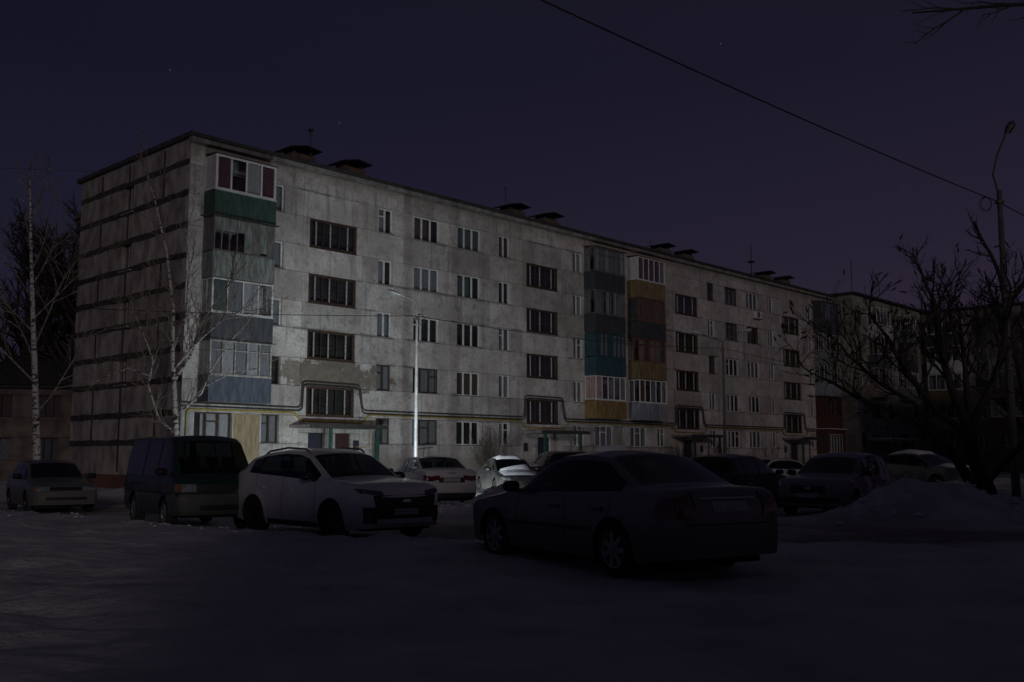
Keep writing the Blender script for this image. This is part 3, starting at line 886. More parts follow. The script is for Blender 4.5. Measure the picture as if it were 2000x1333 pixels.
STY = {
 0: [dict(par=P_BLUEG, rib=False, frame=M_OLDWHITE, n=5, transom=0.72, fr=0.045, lid=0.12, curt={0: G, 1: W3, 2: G, 3: W3, 4: G}, boards={}),
     dict(par=P_SLATE, rib=False, frame=M_PVC, n=4, fr=0.06, curt={2: W3, 0: CURT[1], 1: G}, lid=None),
     dict(par=P_GREYG, frame=P_GREYW, n=8, fr=0.05, lid=0.18, boards={0: P_GREYG, ('z', 0): 0.62, 1: P_GREYG, ('z', 1): 0.62, 2: P_GREYG, ('z', 2): 0.6, 3: P_GREYG, ('z', 3): 0.62, 4: P_GREYG, 5: P_GREYW, 6: P_GREYG, ('z', 6): 0.1, 7: P_GREYW}, side=P_GREYW),
     dict(par=P_GREEN, frame=M_PVC, n=4, fr=0.085, side=P_WPANEL, curt={0: RD, 3: RD, 2: W3}, lid=0.05, top=2.62)],
 1: [dict(par=P_OCHRE2, rib=False, frame=M_PVC, n=5, side=P_PINK, boards={0: P_PINK}, transom=None, curt={4: G}),
     dict(par=P_TEAL, frame=P_TEAL, n=7, fr=0.06, side=P_TEAL, transom=0.78, boards={0: P_TEAL, 3: P_TEAL}, curt={1: G, 2: G, 4: G, 5: G, 6: G}),
     dict(par=P_DARK, rib=False, frame=P_GREYW, n=8, transom=0.75, fr=0.045, curt={3: W3, 5: W3, 0: G, 1: G, 6: G}, lid=0.03),
     dict(par=P_DARK, rib=False, frame=P_GREYW, n=6, transom=0.72, fr=0.05, curt={0: W3, 1: G, 2: W3, 3: G, 4: G, 5: W3}, lid=0.12)],
 2: [dict(par=P_LGREY, rib=False, frame=M_PVC, n=5, curt={0: P_WOODO, 2: G}, side=None),
     dict(par=P_OCHRE, rib=False, frame=P_WOODR, n=5, fr=0.06, transom=0.7, curt={0: P_PINK, 1: RD, 2: P_PINK, 3: G, 4: BR}, lid=0.10),
     dict(par=P_DARK, rib=False, frame=P_WOODO, n=5, fr=0.06, transom=0.72, curt={0: P_WOODO, 1: BR, 2: P_WOODR, 3: P_OCHRE, 4: P_WOODO}, side=P_DARK),
     dict(par=P_OCHRE, frame=M_PVC, n=5, side=P_WPANEL, curt={0: BR, 1: RD, 2: BR, 3: RD, 4: G}, top=2.6, lid=0.04)],
 3: [dict(par=P_RED, rib=False, frame=P_RED, n=4, side=P_RED, lid=0.2, curt={0: BR, 2: BR}),
     dict(par=P_LGREY, frame=M_OLDWHITE, n=5, curt={1: G, 2: W3}),
     dict(par=P_GREYG, frame=M_OLDWHITE, n=5, transom=0.7, curt={0: W3, 3: G}),
     dict(par=P_SLATE, frame=P_GREYW, n=6, fr=0.05, side=P_DARK, boards={0: P_DARK}, lid=0.15, curt={2: G})]}
for s in range(4):
    p, q = rng(s, 0.75, 3.85)
    for k in range(4):
        balcony(p, q, ZB[k], STY[s][k])
# ground-floor bay clad in red below the last balcony, with its own lid of snow, and an ochre-painted bay near the corner
p, q = rng(3, 0.4, 3.95)
bay = MB().box(p, q, -0.95, -0.012, 0.0, 1.75).box(p, q, -0.95, -0.012, 3.35, 3.75).box(p, p + 0.4, -0.95, -0.012, 1.75, 3.35).box(q - 0.4, q, -0.95, -0.012, 1.75, 3.35).build("ground_floor_bay", P_RED, bl)
window(bay, p + 0.4, q - 0.4, 1.75, 3.35, 5, M_OLDWHITE, rb, yf=-0.9, sill=M_SILL, curtain=CURT[0])
MB().box(p - 0.15, q + 0.15, -1.25, -0.013, 3.752, 3.80).build("snow_cover", M_SNOW, bay)
MB().box(2.55, 3.9, -0.02, -0.007, 0.64, 3.36).build("painted_wall_panel", paint("ochre_yellow_plaster", (0.34, 0.27, 0.165), (0.22, 0.175, 0.11)), bl)
MB().box(0.02, 0.6, -0.02, -0.007, 0.64, 3.36).build("painted_wall_panel", paint("pale_blue_plaster", (0.40, 0.42, 0.44)), bl)

# ------------------------------------------------------------------ neighbouring buildings
def simple_block(name, label, org, rz, L, H, dep, wallm, cols, storeys, z0, pitch, wh, rs, balc=(), zroof=None, fmix=0.5, seams=True, win_n=2):
    """house: wall blocks of each storey band (joints kept), windows with frame/pane/sill, balconies, roof"""
    o = empty(name, tuple(org), rz)
    tag(o, label, "building")
    MB().box(0.4, L - 0.4, 0.44, dep - 0.3, 0, H - 0.1).build("inner_wall", M_CORE, o)
    MB().box(0, L, dep - 0.29, dep, 0, H).build("back_wall", wallm, o)
    for x in (0, L - 0.3):
        MB().box(x, x + 0.3, 0.31, dep - 0.295, 0, H).build("end_wall", wallm, o)
    zc = 0.0
    for k in range(storeys):
        zs = z0 + pitch * k
        fill_band(o, 0, L, zc, zs, [], [L * 0.33, L * 0.66], wallm, rs)
        fill_band(o, 0, L, zs, zs + wh, cols, [], wallm, rs)
        zc = zs + wh
        for a, c in cols:
            fm = M_PVC if rs.random() < fmix else M_OLDW
            window(o, a, c, zs, zs + wh, 3 if c - a > 1.4 else 2, fm, rs, curtain=rs.choice([None, CURT[0], CURT[4], CURT[1]]))
    fill_band(o, 0, L, zc, H, [], [L * 0.5], wallm, rs)
    for a, c, k, st in balc:
        balcony(a, c, z0 - 0.86 + pitch * k, st, par=o)
    ro = MB().box(-0.35, L + 0.35, -0.4, dep + 0.3, H, H + 0.17).build("roof", M_ROOF, o)
    return o
rq = random.Random(5)
M_WB = mat("dim_green_grey_plaster", (0.34, 0.33, 0.27), 0.9, (0.20, 0.19, 0.16), 0.8, 0.5, 9, rand=0.1)
M_WC = mat("pinkish_grey_panel", (0.30, 0.25, 0.22), 0.9, (0.18, 0.15, 0.14), 0.8, 0.5, 9, rand=0.15)
M_WD = mat("old_low_house_plaster", (0.20, 0.17, 0.14), 0.9, (0.11, 0.09, 0.08), 1.2, 0.5, 9, rand=0.15)
def bst(p, f, n=4, **k):
    return dict(par=p, frame=f, n=n, **k)
bB = simple_block("apartment_block", "green-grey apartment block wedged between the long white block and the closing block", FP(62.95, 1.7), BRZ, 15.6, 15.75, 10.5, M_WB,
    [(1.0, 1.9), (3.4, 5.2), (7.0, 8.0), (9.6, 11.4), (13.0, 14.0)], 5, 2.2, 2.73, 1.3, rq,
    balc=[(3.0, 6.0, 2, bst(P_PINK, M_OLDWHITE)), (3.0, 6.0, 4, bst(P_WPANEL, M_PVC)), (9.4, 12.0, 4, bst(P_GREYG, M_PVC, 5)), (9.4, 12.0, 3, bst(P_DARK, P_GREYW)), (9.4, 12.0, 2, bst(P_LGREY, M_PVC)), (3.0, 6.0, 3, bst(P_SLATE, M_OLDWHITE))])
MB().box(2.2, 7.2, -2.2, -0.012, 2.75, 2.95).build("porch_canopy", M_CONC, bB)
MB().box(2.2, 7.2, -2.15, -0.02, 2.952, 3.05).build("snow_cover", M_SNOW, bB)
for x in (2.4, 7.0):
    MB().box(x - 0.08, x + 0.08, -2.1, -1.94, 0, 2.75).build("canopy_post", M_GREENP, bB)
antenna(bB, 9.0, 4.0, 15.9, 20.6, [(20.3, 0.35, 0.2), (19.4, 0.35, 0.2), (17.8, 0.4, 0.2), (20.0, 0.15, 1.8)], 0.035)
# closing block: street side faces back along the yard
cB = simple_block("apartment_block", "dim pinkish panel apartment block closing the yard behind the leafless pruned tree", FP(78.6, -4.0), BRZ - R(90), 40.0, 15.6, 10.5, M_WC,
    [(7.2, 9.0), (10.6, 11.5), (12.8, 14.6), (17.0, 18.0), (19.4, 21.2), (23.0, 24.0), (26.0, 27.8), (30.5, 31.4), (34.0, 35.8)], 5, 2.2, 2.73, 1.3, rq,
    balc=[(6.5, 9.7, k, st) for k, st in ((1, bst(P_PINK, M_OLDWHITE)), (2, bst(P_OCHRE, M_PVC)), (3, bst(P_WPANEL, M_PVC)), (4, bst(P_DARK, M_PVC)))] +
         [(12.2, 15.2, k, st) for k, st in ((1, bst(P_WOODO, M_PVC)), (2, bst(P_WOODR, M_OLDWHITE)), (3, bst(P_GREYG, P_GREYW)), (4, bst(P_SLATE, P_GREYW)))])
# low old house behind the left birch
dH = simple_block("low_house", "low old two-storey house behind the birch beside the gable end", (-34.0, 60.5, 0), R(8), 9.5, 5.6, 8.0, M_WD,
    [(2.2, 3.6), (5.0, 6.4)], 2, 1.2, 2.6, 1.4, rq, fmix=0.2)
MB().add([(-0.5, -0.6, 5.78), (10.0, -0.6, 5.78), (10.0, 8.6, 5.78), (-0.5, 8.6, 5.78), (2.5, 4.0, 8.0), (7.0, 4.0, 8.0)],
         [(0, 1, 5, 4), (1, 2, 5), (2, 3, 4, 5), (3, 0, 4), (0, 3, 2, 1)]).build("hip_roof", M_ROOF, dH)
# added, unseen: garage and house shapes that keep low light off the near snow
M_GARB = mat("grey_silicate_brick", (0.30, 0.29, 0.27), 0.9, (0.20, 0.19, 0.18), 5.0, 0.4, 14)
go = empty("low_shade_blocker", (2.2, -8.0, 0))
tag(go, "unseen garage-shaped mass added behind the viewer to shade the near snow", "light blocker")
MB().box(0, 7.4, -6.0, 0, 0, 5.7).build("wall", M_GARB, go)
MB().box(-0.1, 7.5, -6.2, 0.25, 5.7, 5.86).build("roof", M_ROOF, go)
for i in range(2):
    MB().box(0.5 + i * 3.5, 3.2 + i * 3.5, 0.001, 0.06, 0.05, 2.4).build("blocker_door", M_DOOR, go)
ho = empty("tall_shade_blocker", (9.7, -8.5, 0))
tag(ho, "unseen house-shaped mass added behind the viewer to shade the yard", "building")
MB().box(0, 26, -9.0, 0, 0, 8.8).build("wall", M_GARB, ho)
MB().box(-0.4, 26.4, -9.4, 0.4, 8.8, 9.0).build("roof", M_ROOF, ho)
for i in range(7):
    for zz in (1.2, 4.2):
        w_ = MB().box(1.2 + i * 3.5, 2.7 + i * 3.5, 0.001, 0.03, zz, zz + 1.4).build("window", M_CORE, ho)
        MB().box(1.15 + i * 3.5, 2.75 + i * 3.5, 0.031, 0.06, zz - 0.06, zz).build("sill", M_SILL, w_)

# unseen block added on the right to keep low light off the closing block
shadeB = simple_block("apartment_block", "unseen grey five-storey block added at the right to shade the closing block", (64.5, 64.0, 0), BRZ + R(180), 34.0, 15.6, 10.5, M_WC,
    [(2.0, 3.8), (7.0, 8.8), (12.0, 13.8), (17.0, 18.8), (22.0, 23.8), (27.0, 28.8)], 5, 2.2, 2.73, 1.3, rq)

# ------------------------------------------------------------------ cars
M_TYRE = mat("tyre_rubber", (0.022, 0.022, 0.023), 0.85, (0.035, 0.034, 0.034), 20.0, 0.3, 60)
M_CHAS = mat("underbody_black", (0.015, 0.015, 0.015), 0.9)
M_TRIM = mat("black_plastic_trim", (0.022, 0.022, 0.023), 0.55, (0.016, 0.016, 0.016), 8.0)
M_SEAT = mat("dark_seat_cloth", (0.035, 0.035, 0.038), 0.95)
M_CHROME = mat("chrome", (0.6, 0.6, 0.6), 0.15, (0.5, 0.5, 0.5), 3.0, metal=1.0)
M_RIM = mat("silver_alloy", (0.36, 0.36, 0.37), 0.4, (0.22, 0.22, 0.22), 6.0, metal=0.7)
M_RIMD = mat("dark_alloy", (0.07, 0.07, 0.075), 0.4, (0.04, 0.04, 0.04), 6.0, metal=0.5)
M_CGL = glass_mat("car_glass", (0.13, 0.145, 0.145))
M_CGLC = glass_mat("clear_car_glass", (0.50, 0.54, 0.54))
M_LENS = mat("headlamp_lens", (0.16, 0.17, 0.18), 0.08, (0.30, 0.31, 0.32), 9.0, spec=0.8, coat=1.0)
M_LENSD = mat("smoked_headlamp", (0.03, 0.03, 0.034), 0.08, (0.06, 0.06, 0.065), 9.0, spec=0.8, coat=1.0)
M_TAIL = mat("red_tail_lens", (0.16, 0.012, 0.012), 0.12, (0.08, 0.008, 0.008), 9.0, spec=0.6, coat=1.0)
M_TURN = mat("amber_lens", (0.35, 0.13, 0.02), 0.15, (0.25, 0.08, 0.01), 9.0, coat=1.0)
M_PLATE = mat("number_plate_white", (0.50, 0.50, 0.48), 0.5, (0.38, 0.37, 0.36), 12.0)
M_INK = mat("black_print", (0.02, 0.02, 0.02), 0.6)
M_LIT = mat("lit_headlamp", (0.8, 0.85, 0.9), 0.2, emit=(0.80, 0.93, 1.0), es=6.0)
def car_paint(name, c, rough=0.32, dirt=(0.16, 0.145, 0.13), dk=0.75):
    """road-salted paint: film of dirt rising from the sills (wear with its own ragged edge)"""
    if name in _M: return _M[name]
    m = mat(name, c, rough, tuple(x * 0.86 for x in c), 1.3, coat=0.5, back=(0.02, 0.02, 0.02))
    t = m.node_tree; N = t.nodes; L = t.links
    p = N['Principled BSDF']
    src = p.inputs['Base Color'].links[0].from_socket
    tc = N.new('ShaderNodeTexCoord'); sp = N.new('ShaderNodeSeparateXYZ'); L.new(tc.outputs['Object'], sp.inputs[0])
    nz = N.new('ShaderNodeTexNoise'); nz.inputs['Scale'].default_value = 3.0; nz.inputs['Detail'].default_value = 8; nz.inputs['Roughness'].default_value = 0.7
    L.new(tc.outputs['Object'], nz.inputs['Vector'])
    a = N.new('ShaderNodeMath'); a.operation = 'MULTIPLY_ADD'; a.inputs[1].default_value = 0.9
    L.new(nz.outputs[0], a.inputs[0]); a.inputs[2].default_value = -0.45
    s = N.new('ShaderNodeMath'); s.operation = 'SUBTRACT'; L.new(sp.outputs[2], s.inputs[0]); L.new(a.outputs[0], s.inputs[1])
    mr = N.new('ShaderNodeMapRange'); mr.inputs[1].default_value = 0.85; mr.inputs[2].default_value = 0.2; mr.inputs[4].default_value = dk
    L.new(s.outputs[0], mr.inputs[0])
    mx = N.new('ShaderNodeMix'); mx.data_type = 'RGBA'; L.new(mr.outputs[0], mx.inputs[0]); L.new(src, mx.inputs[6]); mx.inputs[7].default_value = dirt + (1,)
    ge = N.new('ShaderNodeNewGeometry'); mb_ = N.new('ShaderNodeMix'); mb_.data_type = 'RGBA'
    L.new(ge.outputs['Backfacing'], mb_.inputs[0]); L.new(mx.outputs[2], mb_.inputs[6]); mb_.inputs[7].default_value = (0.02, 0.02, 0.02, 1)
    L.new(mb_.outputs[2], p.inputs['Base Color'])
    mr2 = N.new('ShaderNodeMapRange'); mr2.inputs[1].default_value = 0; mr2.inputs[2].default_value = 0.75; mr2.inputs[3].default_value = rough; mr2.inputs[4].default_value = 0.8
    L.new(mr.outputs[0], mr2.inputs[0]); L.new(mr2.outputs[0], p.inputs['Roughness'])
    cw = N.new('ShaderNodeMapRange'); cw.inputs[1].default_value = 0; cw.inputs[2].default_value = 0.6; cw.inputs[3].default_value = 0.5; cw.inputs[4].default_value = 0.0
    L.new(mr.outputs[0], cw.inputs[0]); L.new(cw.outputs[0], p.inputs['Coat Weight'])
    return m

def gsm(x, y, xs, sig):
    """linear profile rounded by a gaussian"""
    g = np.arange(x[0] - 0.5, x[-1] + 0.5, 0.005)
    v = np.interp(g, x, y)
    k = np.arange(-4 * sig, 4 * sig + 0.005, 0.005); ker = np.exp(-0.5 * (k / sig) ** 2); ker /= ker.sum()
    v = np.convolve(np.pad(v, len(ker) // 2, mode='edge'), ker, mode='valid')[:len(g)]
    return np.interp(xs, g, v)

_wheel = {}
def wheel_meshes(r, rimr, style, m):
    key = (r, rimr, style, m.name)
    if key in _wheel: return _wheel[key]
    w = 0.10
    t = MB().lathe([(rimr, -w), (rimr + 0.02, -w - 0.005), (r - 0.03, -w), (r, -w + 0.035), (r, w - 0.035), (r - 0.03, w), (rimr + 0.02, w + 0.005), (rimr, w), (rimr, -w)], 32)
    b = MB().lathe([(rimr + 0.004, w - 0.004), (rimr - 0.02, w - 0.012), (rimr - 0.03, w - 0.06), (0.01, w - 0.065)], 32)
    b.lathe([(0.065, w - 0.05), (0.06, w - 0.012), (0.01, w - 0.008)], 12)
    n = {'five': 5, 'seven': 7, 'ten': 10, 'steel': 0, 'cover': 9}[style]
    for i in range(n):
        a = 2 * math.pi * i / n
        hw = {5: 0.04, 7: 0.03, 10: 0.014, 9: 0.026}[n]
        Mx = Matrix.Rotation(a, 4, 'Y')
        b.box(0.03, rimr - 0.012, w - 0.045, w - 0.014, -hw, hw, 0, Mx)
    if style == 'steel':
        for i in range(8):
            Mx = Matrix.Rotation(2 * math.pi * i / 8, 4, 'Y')
            b.box(0.10, 0.14, w - 0.066, w - 0.058, -0.025, 0.025, 0, Mx)
    _wheel[key] = (t.mesh("tyre", M_TYRE, True, 40), b.mesh("rim", m, True, 35))
    return _wheel[key]

def text_mesh(body, size, m):
    cu = bpy.data.curves.new("lettering", 'FONT'); cu.body = body; cu.size = size; cu.align_x = 'CENTER'; cu.align_y = 'CENTER'; cu.extrude = 0.001
    ob = bpy.data.objects.new("lettering_source", cu); col.objects.link(ob)
    dg = bpy.context.evaluated_depsgraph_get()
    me = bpy.data.meshes.new_from_object(ob.evaluated_get(dg)); me.name = "lettering"
    bpy.data.objects.remove(ob); bpy.data.curves.remove(cu)
    me.materials.clear(); me.materials.append(m)
    return me

def car(name, label, P, x, y, heading, z=0.0, group=None, tilt=0.0):
    """heading: angle of the nose in the ground plane. Body is lofted from stations along the length."""
    root = empty(name, (x, y, z), heading)
    root.rotation_euler = (0, tilt, heading)
    tag(root, label, P.get('cat', 'car'), group)
    L, W, H = P['L'], P['W'], P['H']; hw = W / 2
    r = P.get('r', 0.31); cl = P.get('clear', 0.19)
    fo = P['fo']; wb = P['wb']; arch = P.get('arch', r + 0.055)
    sw = (fo, fo + wb)
    top = P['top']; cowl, head_, rhead, deck = P['cab']
    belt_f, belt_r = P['belt']
    seams = P['seams']; pillars = P['pillars']; sg = P['sideglass']
    sp = [0, L, cowl, head_, rhead, deck, sg[0], sg[1]]
    for s in seams: sp += [s - 0.006, s + 0.006]
    for a, b in pillars: sp += [a, b]
    for c in sw:
        sp += [c - arch - 0.002, c + arch + 0.002]
        sp += list(c + arch * np.cos(np.linspace(0, math.pi, 15)))
    for a_ in P.get('extra', []): sp.append(a_)
    S = np.array(sorted(set(np.round(np.concatenate([np.array(sp), np.linspace(0, L, int(L / 0.085)), np.linspace(0, 0.16, 5), np.linspace(L - 0.16, L, 5)]), 4))))
    S = S[np.concatenate([[True], np.diff(S) > 0.0012])]
    zt = gsm(np.array([p[0] for p in top]), np.array([p[1] for p in top]), S, P.get('sig', 0.035))
    belt = np.interp(S, [cowl, deck], [belt_f, belt_r])
    fr_ = P.get('nose', 0.20); rr_ = P.get('tailr', 0.12)
    plan = hw * (1 - fr_ * (1 - np.clip(S / P.get('nosel', 0.55), 0, 1)) ** 2.2 - rr_ * (1 - np.clip((L - S) / P.get('taill', 0.45), 0, 1)) ** 2.2)
    zb = np.full_like(S, cl) + 0.05 * np.clip(1 - S / 0.5, 0, 1) + P.get('rlift', 0.08) * np.clip(1 - (L - S) / 0.6, 0, 1)
    for c in sw:
        d = np.abs(S - c); ins = d <= arch
        zb = np.where(ins, np.maximum(zb, r + np.sqrt(np.maximum(arch ** 2 - d ** 2, 0))), zb)
    zs = np.minimum(belt, zt - P.get('crown', 0.05))
    zb = np.minimum(zb, zs - 0.03)
    tum = P.get('tum', 0.22)
    cabh = H - (belt_f + belt_r) / 2
    def side(zv, s):
        return np.interp(zv, [0.0, cl, cl + 0.12, 0.45, 0.62, belt_f - 0.12, belt_f, belt_f + 0.2], [0.90, 0.93, 0.975, 0.995, 1.0, 0.985, 0.955, 0.945])
    NL = 8; rows = []
    sect = []
    for i, s in enumerate(S):
        pts = []
        for j in range(NL):
            zz = zb[i] + (zs[i] - zb[i]) * j / (NL - 1)
            fl = 0.0
            for c in sw:      # flared arches
                dd = math.hypot(s - c, zz - r)
                if zz > r * 0.6: fl = max(fl, P.get('flare', 0.018) * math.exp(-((dd - arch) / 0.06) ** 2))
            pts.append((plan[i] * float(side(zz, s)) + fl, zz))
        ys = pts[-1][0]
        g = min(1.0, max(0.0, (zt[i] - zs[i]) / cabh))
        yr = ys - (tum * g + 0.07 * (1 - g))
        zr = zt[i] - min(0.06, 0.45 * (zt[i] - zs[i]))
        zq = max(zs[i] + (zr - zs[i]) * 0.55, zr - 0.055)
        yq = yr + (ys - yr) * (0.10 + 0.35 * (1 - g))
        for k in (1, 2, 3):
            u = k / 3
            pts.append((ys + (yq - ys) * u + 0.012 * math.sin(math.pi * u) * g, zs[i] + (zq - zs[i]) * u))
        pts.append((yr, zr))
        for u in (0.07, 0.3, 0.55, 0.8):
            yy = yr * (1 - u)
            pts.append((yy, zt[i] - (zt[i] - zr) * (yy / yr) ** 2.6))
        pts.append((0.0, zt[i]))
        sect.append(pts)
    NR = len(sect[0])
    # classify
    def cls(i, j):
        sm = (S[i] + S[i + 1]) / 2
        if j < NL - 1:
            for s in seams:
                if abs(sm - s) < 0.0065: return 'seam%d' % seams.index(s)
            if j >= 1:
                for di in range(len(seams) - 1):
                    if seams[di] < sm < seams[di + 1]: return 'door%d' % di
            return 'body'
        if j < NL + 2:
            if sg[0] < sm < sg[1]:
                for pi_, (a, b) in enumerate(pillars):
                    if a < sm < b: return 'pillar%d' % pi_
                n = sum(1 for a, b in pillars if sm > b)
                return 'side%d' % n
            return 'body'
        if j >= NL + 3:
            if j >= NL + 4 or True:
                if cowl + 0.02 < sm < head_ - 0.01 and j > NL + 3: return 'windshield'
                if rhead + 0.01 < sm < deck - P.get('rgl', 0.03) and j > NL + 3: return 'rear_window'
        if P.get('hood', True) and j > NL + 3 and 0.12 < sm < cowl - 0.03: return 'hood'
        return 'body'
    parts = {}
    X = L / 2 - S
    def put(key, quad):
        d = parts.setdefault(key, ([], [], {}))
        f = []
        for q in quad:
            if q not in d[2]:
                d[2][q] = len(d[0]); d[0].append(q)
            f.append(d[2][q])
        f2 = []
        for q in f:
            if q not in f2: f2.append(q)
        if len(f2) > 2: d[1].append(tuple(f2))
    def V(i, j, sgn):
        return (round(float(X[i]), 5), round(float(sect[i][j][0] * sgn), 5), round(float(sect[i][j][1]), 5))
    for i in range(len(S) - 1):
        for j in range(NR - 1):
            key = cls(i, j)
            for sgn in (1, -1):
                k = key
                if key[:4] in ('door', 'side', 'seam', 'pill'): k = key + ('L' if sgn > 0 else 'R')
                q = [V(i, j, sgn), V(i, j + 1, sgn), V(i + 1, j + 1, sgn), V(i + 1, j, sgn)]
                put(k, q[::-1] if sgn > 0 else q)
    for i, sgnx, bulge in ((0, 1, P.get('bulge', 0.05)), (len(S) - 1, -1, P.get('rbulge', 0.04))):
        fr2 = [-1, -0.75, -0.4, 0, 0.4, 0.75, 1]
        def CV(j, f):
            yy, zz = sect[i][j]
            hgt = (zz - sect[i][0][1]) / max(0.01, sect[i][-1][1] - sect[i][0][1])
            bx = bulge * (1 - f * f) * (0.5 + math.sin(math.pi * min(1, max(0, hgt))) * 0.5) * (1 if abs(f) < 1 else 0)
            if j == NR - 1: bx = 0
            return (round(float(X[i] + sgnx * bx), 5), round(float(yy * f), 5), round(float(zz), 5))
        for j in range(NR - 1):
            for a, b in zip(fr2[:-1], fr2[1:]):
                q = [CV(j, a), CV(j, b), CV(j + 1, b), CV(j + 1, a)]
                put('body', q if sgnx > 0 else q[::-1])
    pm = P['paint']; pm2 = P.get('paint2')
    objs = {}
    allv, allf = [], []
    for key, (vv, ff, _) in parts.items():
        b0 = len(allv); allv += vv; allf += [tuple(b0 + q for q in f) for f in ff]
    bvh = BVHTree.FromPolygons([Vector(v) for v in allv], allf)
    def mk(nm, key, mats, par):
        vv, ff, _ = parts[key]
        me = bpy.data.meshes.new(nm); me.from_pydata(vv, [], ff)
        for m in mats: me.materials.append(m)
        if len(mats) > 1 and P.get('split'):
            me.polygons.foreach_set('material_index', [1 if sum(vv[q][2] for q in f) / len(f) < P['split'] else 0 for f in ff])
        me.polygons.foreach_set('use_smooth', [True] * len(ff)); me.set_sharp_from_angle(angle=R(38)); me.update()
        return link(nm, me, par)
    mats = [pm] + ([pm2] if pm2 else [])
    body = mk("body", 'body', mats, root)
    gl = P.get('glass', M_CGL)
    doors = {}
    for key in sorted(parts):
        if key == 'body': continue
        if key.startswith('seam'): mk("panel_gap", key, [M_CHAS], body)
        elif key.startswith('pillar'): mk("pillar", key, [P.get('pillarm', M_TRIM)], body)
        elif key == 'windshield': mk("windshield", key, [P.get('wglass', gl)], root)
        elif key == 'rear_window': mk("rear_window", key, [P.get('rglass', gl)], root)
        elif key == 'hood': mk("bonnet", key, mats, root)
        elif key.startswith('door'): doors[key[4:]] = mk("door", key, mats, root)
        elif key.startswith('side'):
            gm = P.get('sglass', {}).get(key[4], gl)
            mk("side_window", key, [gm], root)
    # patch pressed onto the body: quad in a projection plane
    def patch(nm, corners, view, m, off=0.008, nu=8, nv=4, par=root, th=0.014):
        D_ = {'front': Vector((-1, 0, 0)), 'rear': Vector((1, 0, 0)), 'left': Vector((0, -1, 0)), 'right': Vector((0, 1, 0)), 'top': Vector((0, 0, -1))}[view]
        vs, ok = [], True
        for a in range(nu + 1):
            for b in range(nv + 1):
                u, v = a / nu, b / nv
                p = [(1 - u) * (1 - v) * corners[0][k] + u * (1 - v) * corners[1][k] + u * v * corners[2][k] + (1 - u) * v * corners[3][k] for k in (0, 1)]
                if view in ('front', 'rear'): o = Vector((-D_.x * 4, p[0], p[1]))
                elif view == 'top': o = Vector((p[0], p[1], 4))
                else: o = Vector((p[0], -D_.y * 4, p[1]))
                hit = bvh.ray_cast(o, D_)
                q = hit[0] if hit[0] is not None else None
                vs.append(q - D_ * off if q is not None else None)
        good = [v for v in vs if v is not None]
        if not good: return None
        ref = sum((g for g in good), Vector()) / len(good)
        for idx, v in enumerate(vs):
            if v is None:
                a, b = divmod(idx, nv + 1)
                vs[idx] = min((g for g in good), key=lambda g: (g - ref).length)
        n1 = len(vs)
        vs2 = vs + [v + D_ * th for v in vs]
        f = []
        I = lambda a, b: a * (nv + 1) + b
        for a in range(nu):
            for b in range(nv):
                f += [(I(a, b), I(a + 1, b), I(a + 1, b + 1), I(a, b + 1))]
        for a in range(nu):
            f += [(I(a, 0), I(a, 0) + n1, I(a + 1, 0) + n1, I(a + 1, 0)), (I(a, nv), I(a + 1, nv), I(a + 1, nv) + n1, I(a, nv) + n1)]
        for b in range(nv):
            f += [(I(0, b), I(0, b + 1), I(0, b + 1) + n1, I(0, b) + n1), (I(nu, b), I(nu, b) + n1, I(nu, b + 1) + n1, I(nu, b + 1))]
        o = MB().add(vs2, f).build(nm, m, par, True, 40)
        return o
    # wheels
    tm, rm = wheel_meshes(r, P.get('rimr', r * 0.66), P.get('rim', 'five'), P.get('rimm', M_RIM))
    for c in sw:
        for sgn in (1, -1):
            yy = sgn * (hw - 0.10)
            wo = link("wheel", tm, root, (L / 2 - c, yy, r), (0, random.uniform(0, 6), 0 if sgn > 0 else R(180)))
            link("rim", rm, wo)
    # underbody with wheel-well walls
    MB().box(-L / 2 + 0.16, L / 2 - 0.16, -hw + 0.24, hw - 0.24, cl - 0.01, min(0.60, belt_f - 0.12)).build("underbody", M_CHAS, root)
    # cabin: dashboard, seats, wheel
    xd = L / 2 - cowl
    b = MB().box(L / 2 - deck + 0.1, xd - 0.05, -hw + 0.14, hw - 0.14, 0.45, belt_f - 0.28)
    b.box(xd - 0.55, xd - 0.10, -hw + 0.16, hw - 0.16, belt_f - 0.279, belt_f - 0.06)
    cabin = b.build("cabin_tub", M_SEAT, root)
    for row, xs in enumerate(P.get('seats', (xd - 1.25, xd - 2.15))):
        for yy in (-0.36, 0.36):
            o = MB()
            o.box(xs - 0.08, xs + 0.10, yy - 0.24, yy + 0.24, belt_f - 0.3, belt_f + 0.16, 0, Matrix.Translation((0, 0, 0)))
            o.box(xs - 0.06, xs + 0.04, yy - 0.12, yy + 0.12, belt_f + 0.20, belt_f + 0.37)
            o.box(xs - 0.025, xs + 0.0, yy - 0.05, yy + 0.05, belt_f + 0.16, belt_f + 0.2)
            o.build("seat", M_SEAT, cabin)
    pts = [(xd - 0.62 + 0.06 * math.cos(a), 0.36 + 0.18 * math.sin(a), belt_f - 0.02 + 0.17 * math.cos(a)) for a in np.linspace(0, 2 * math.pi, 17)]
    MB().tube(pts, 0.014, 5).build("steering_wheel", M_TRIM, cabin)
    # mirrors, handles
    mx_ = L / 2 - sg[0] - 0.12
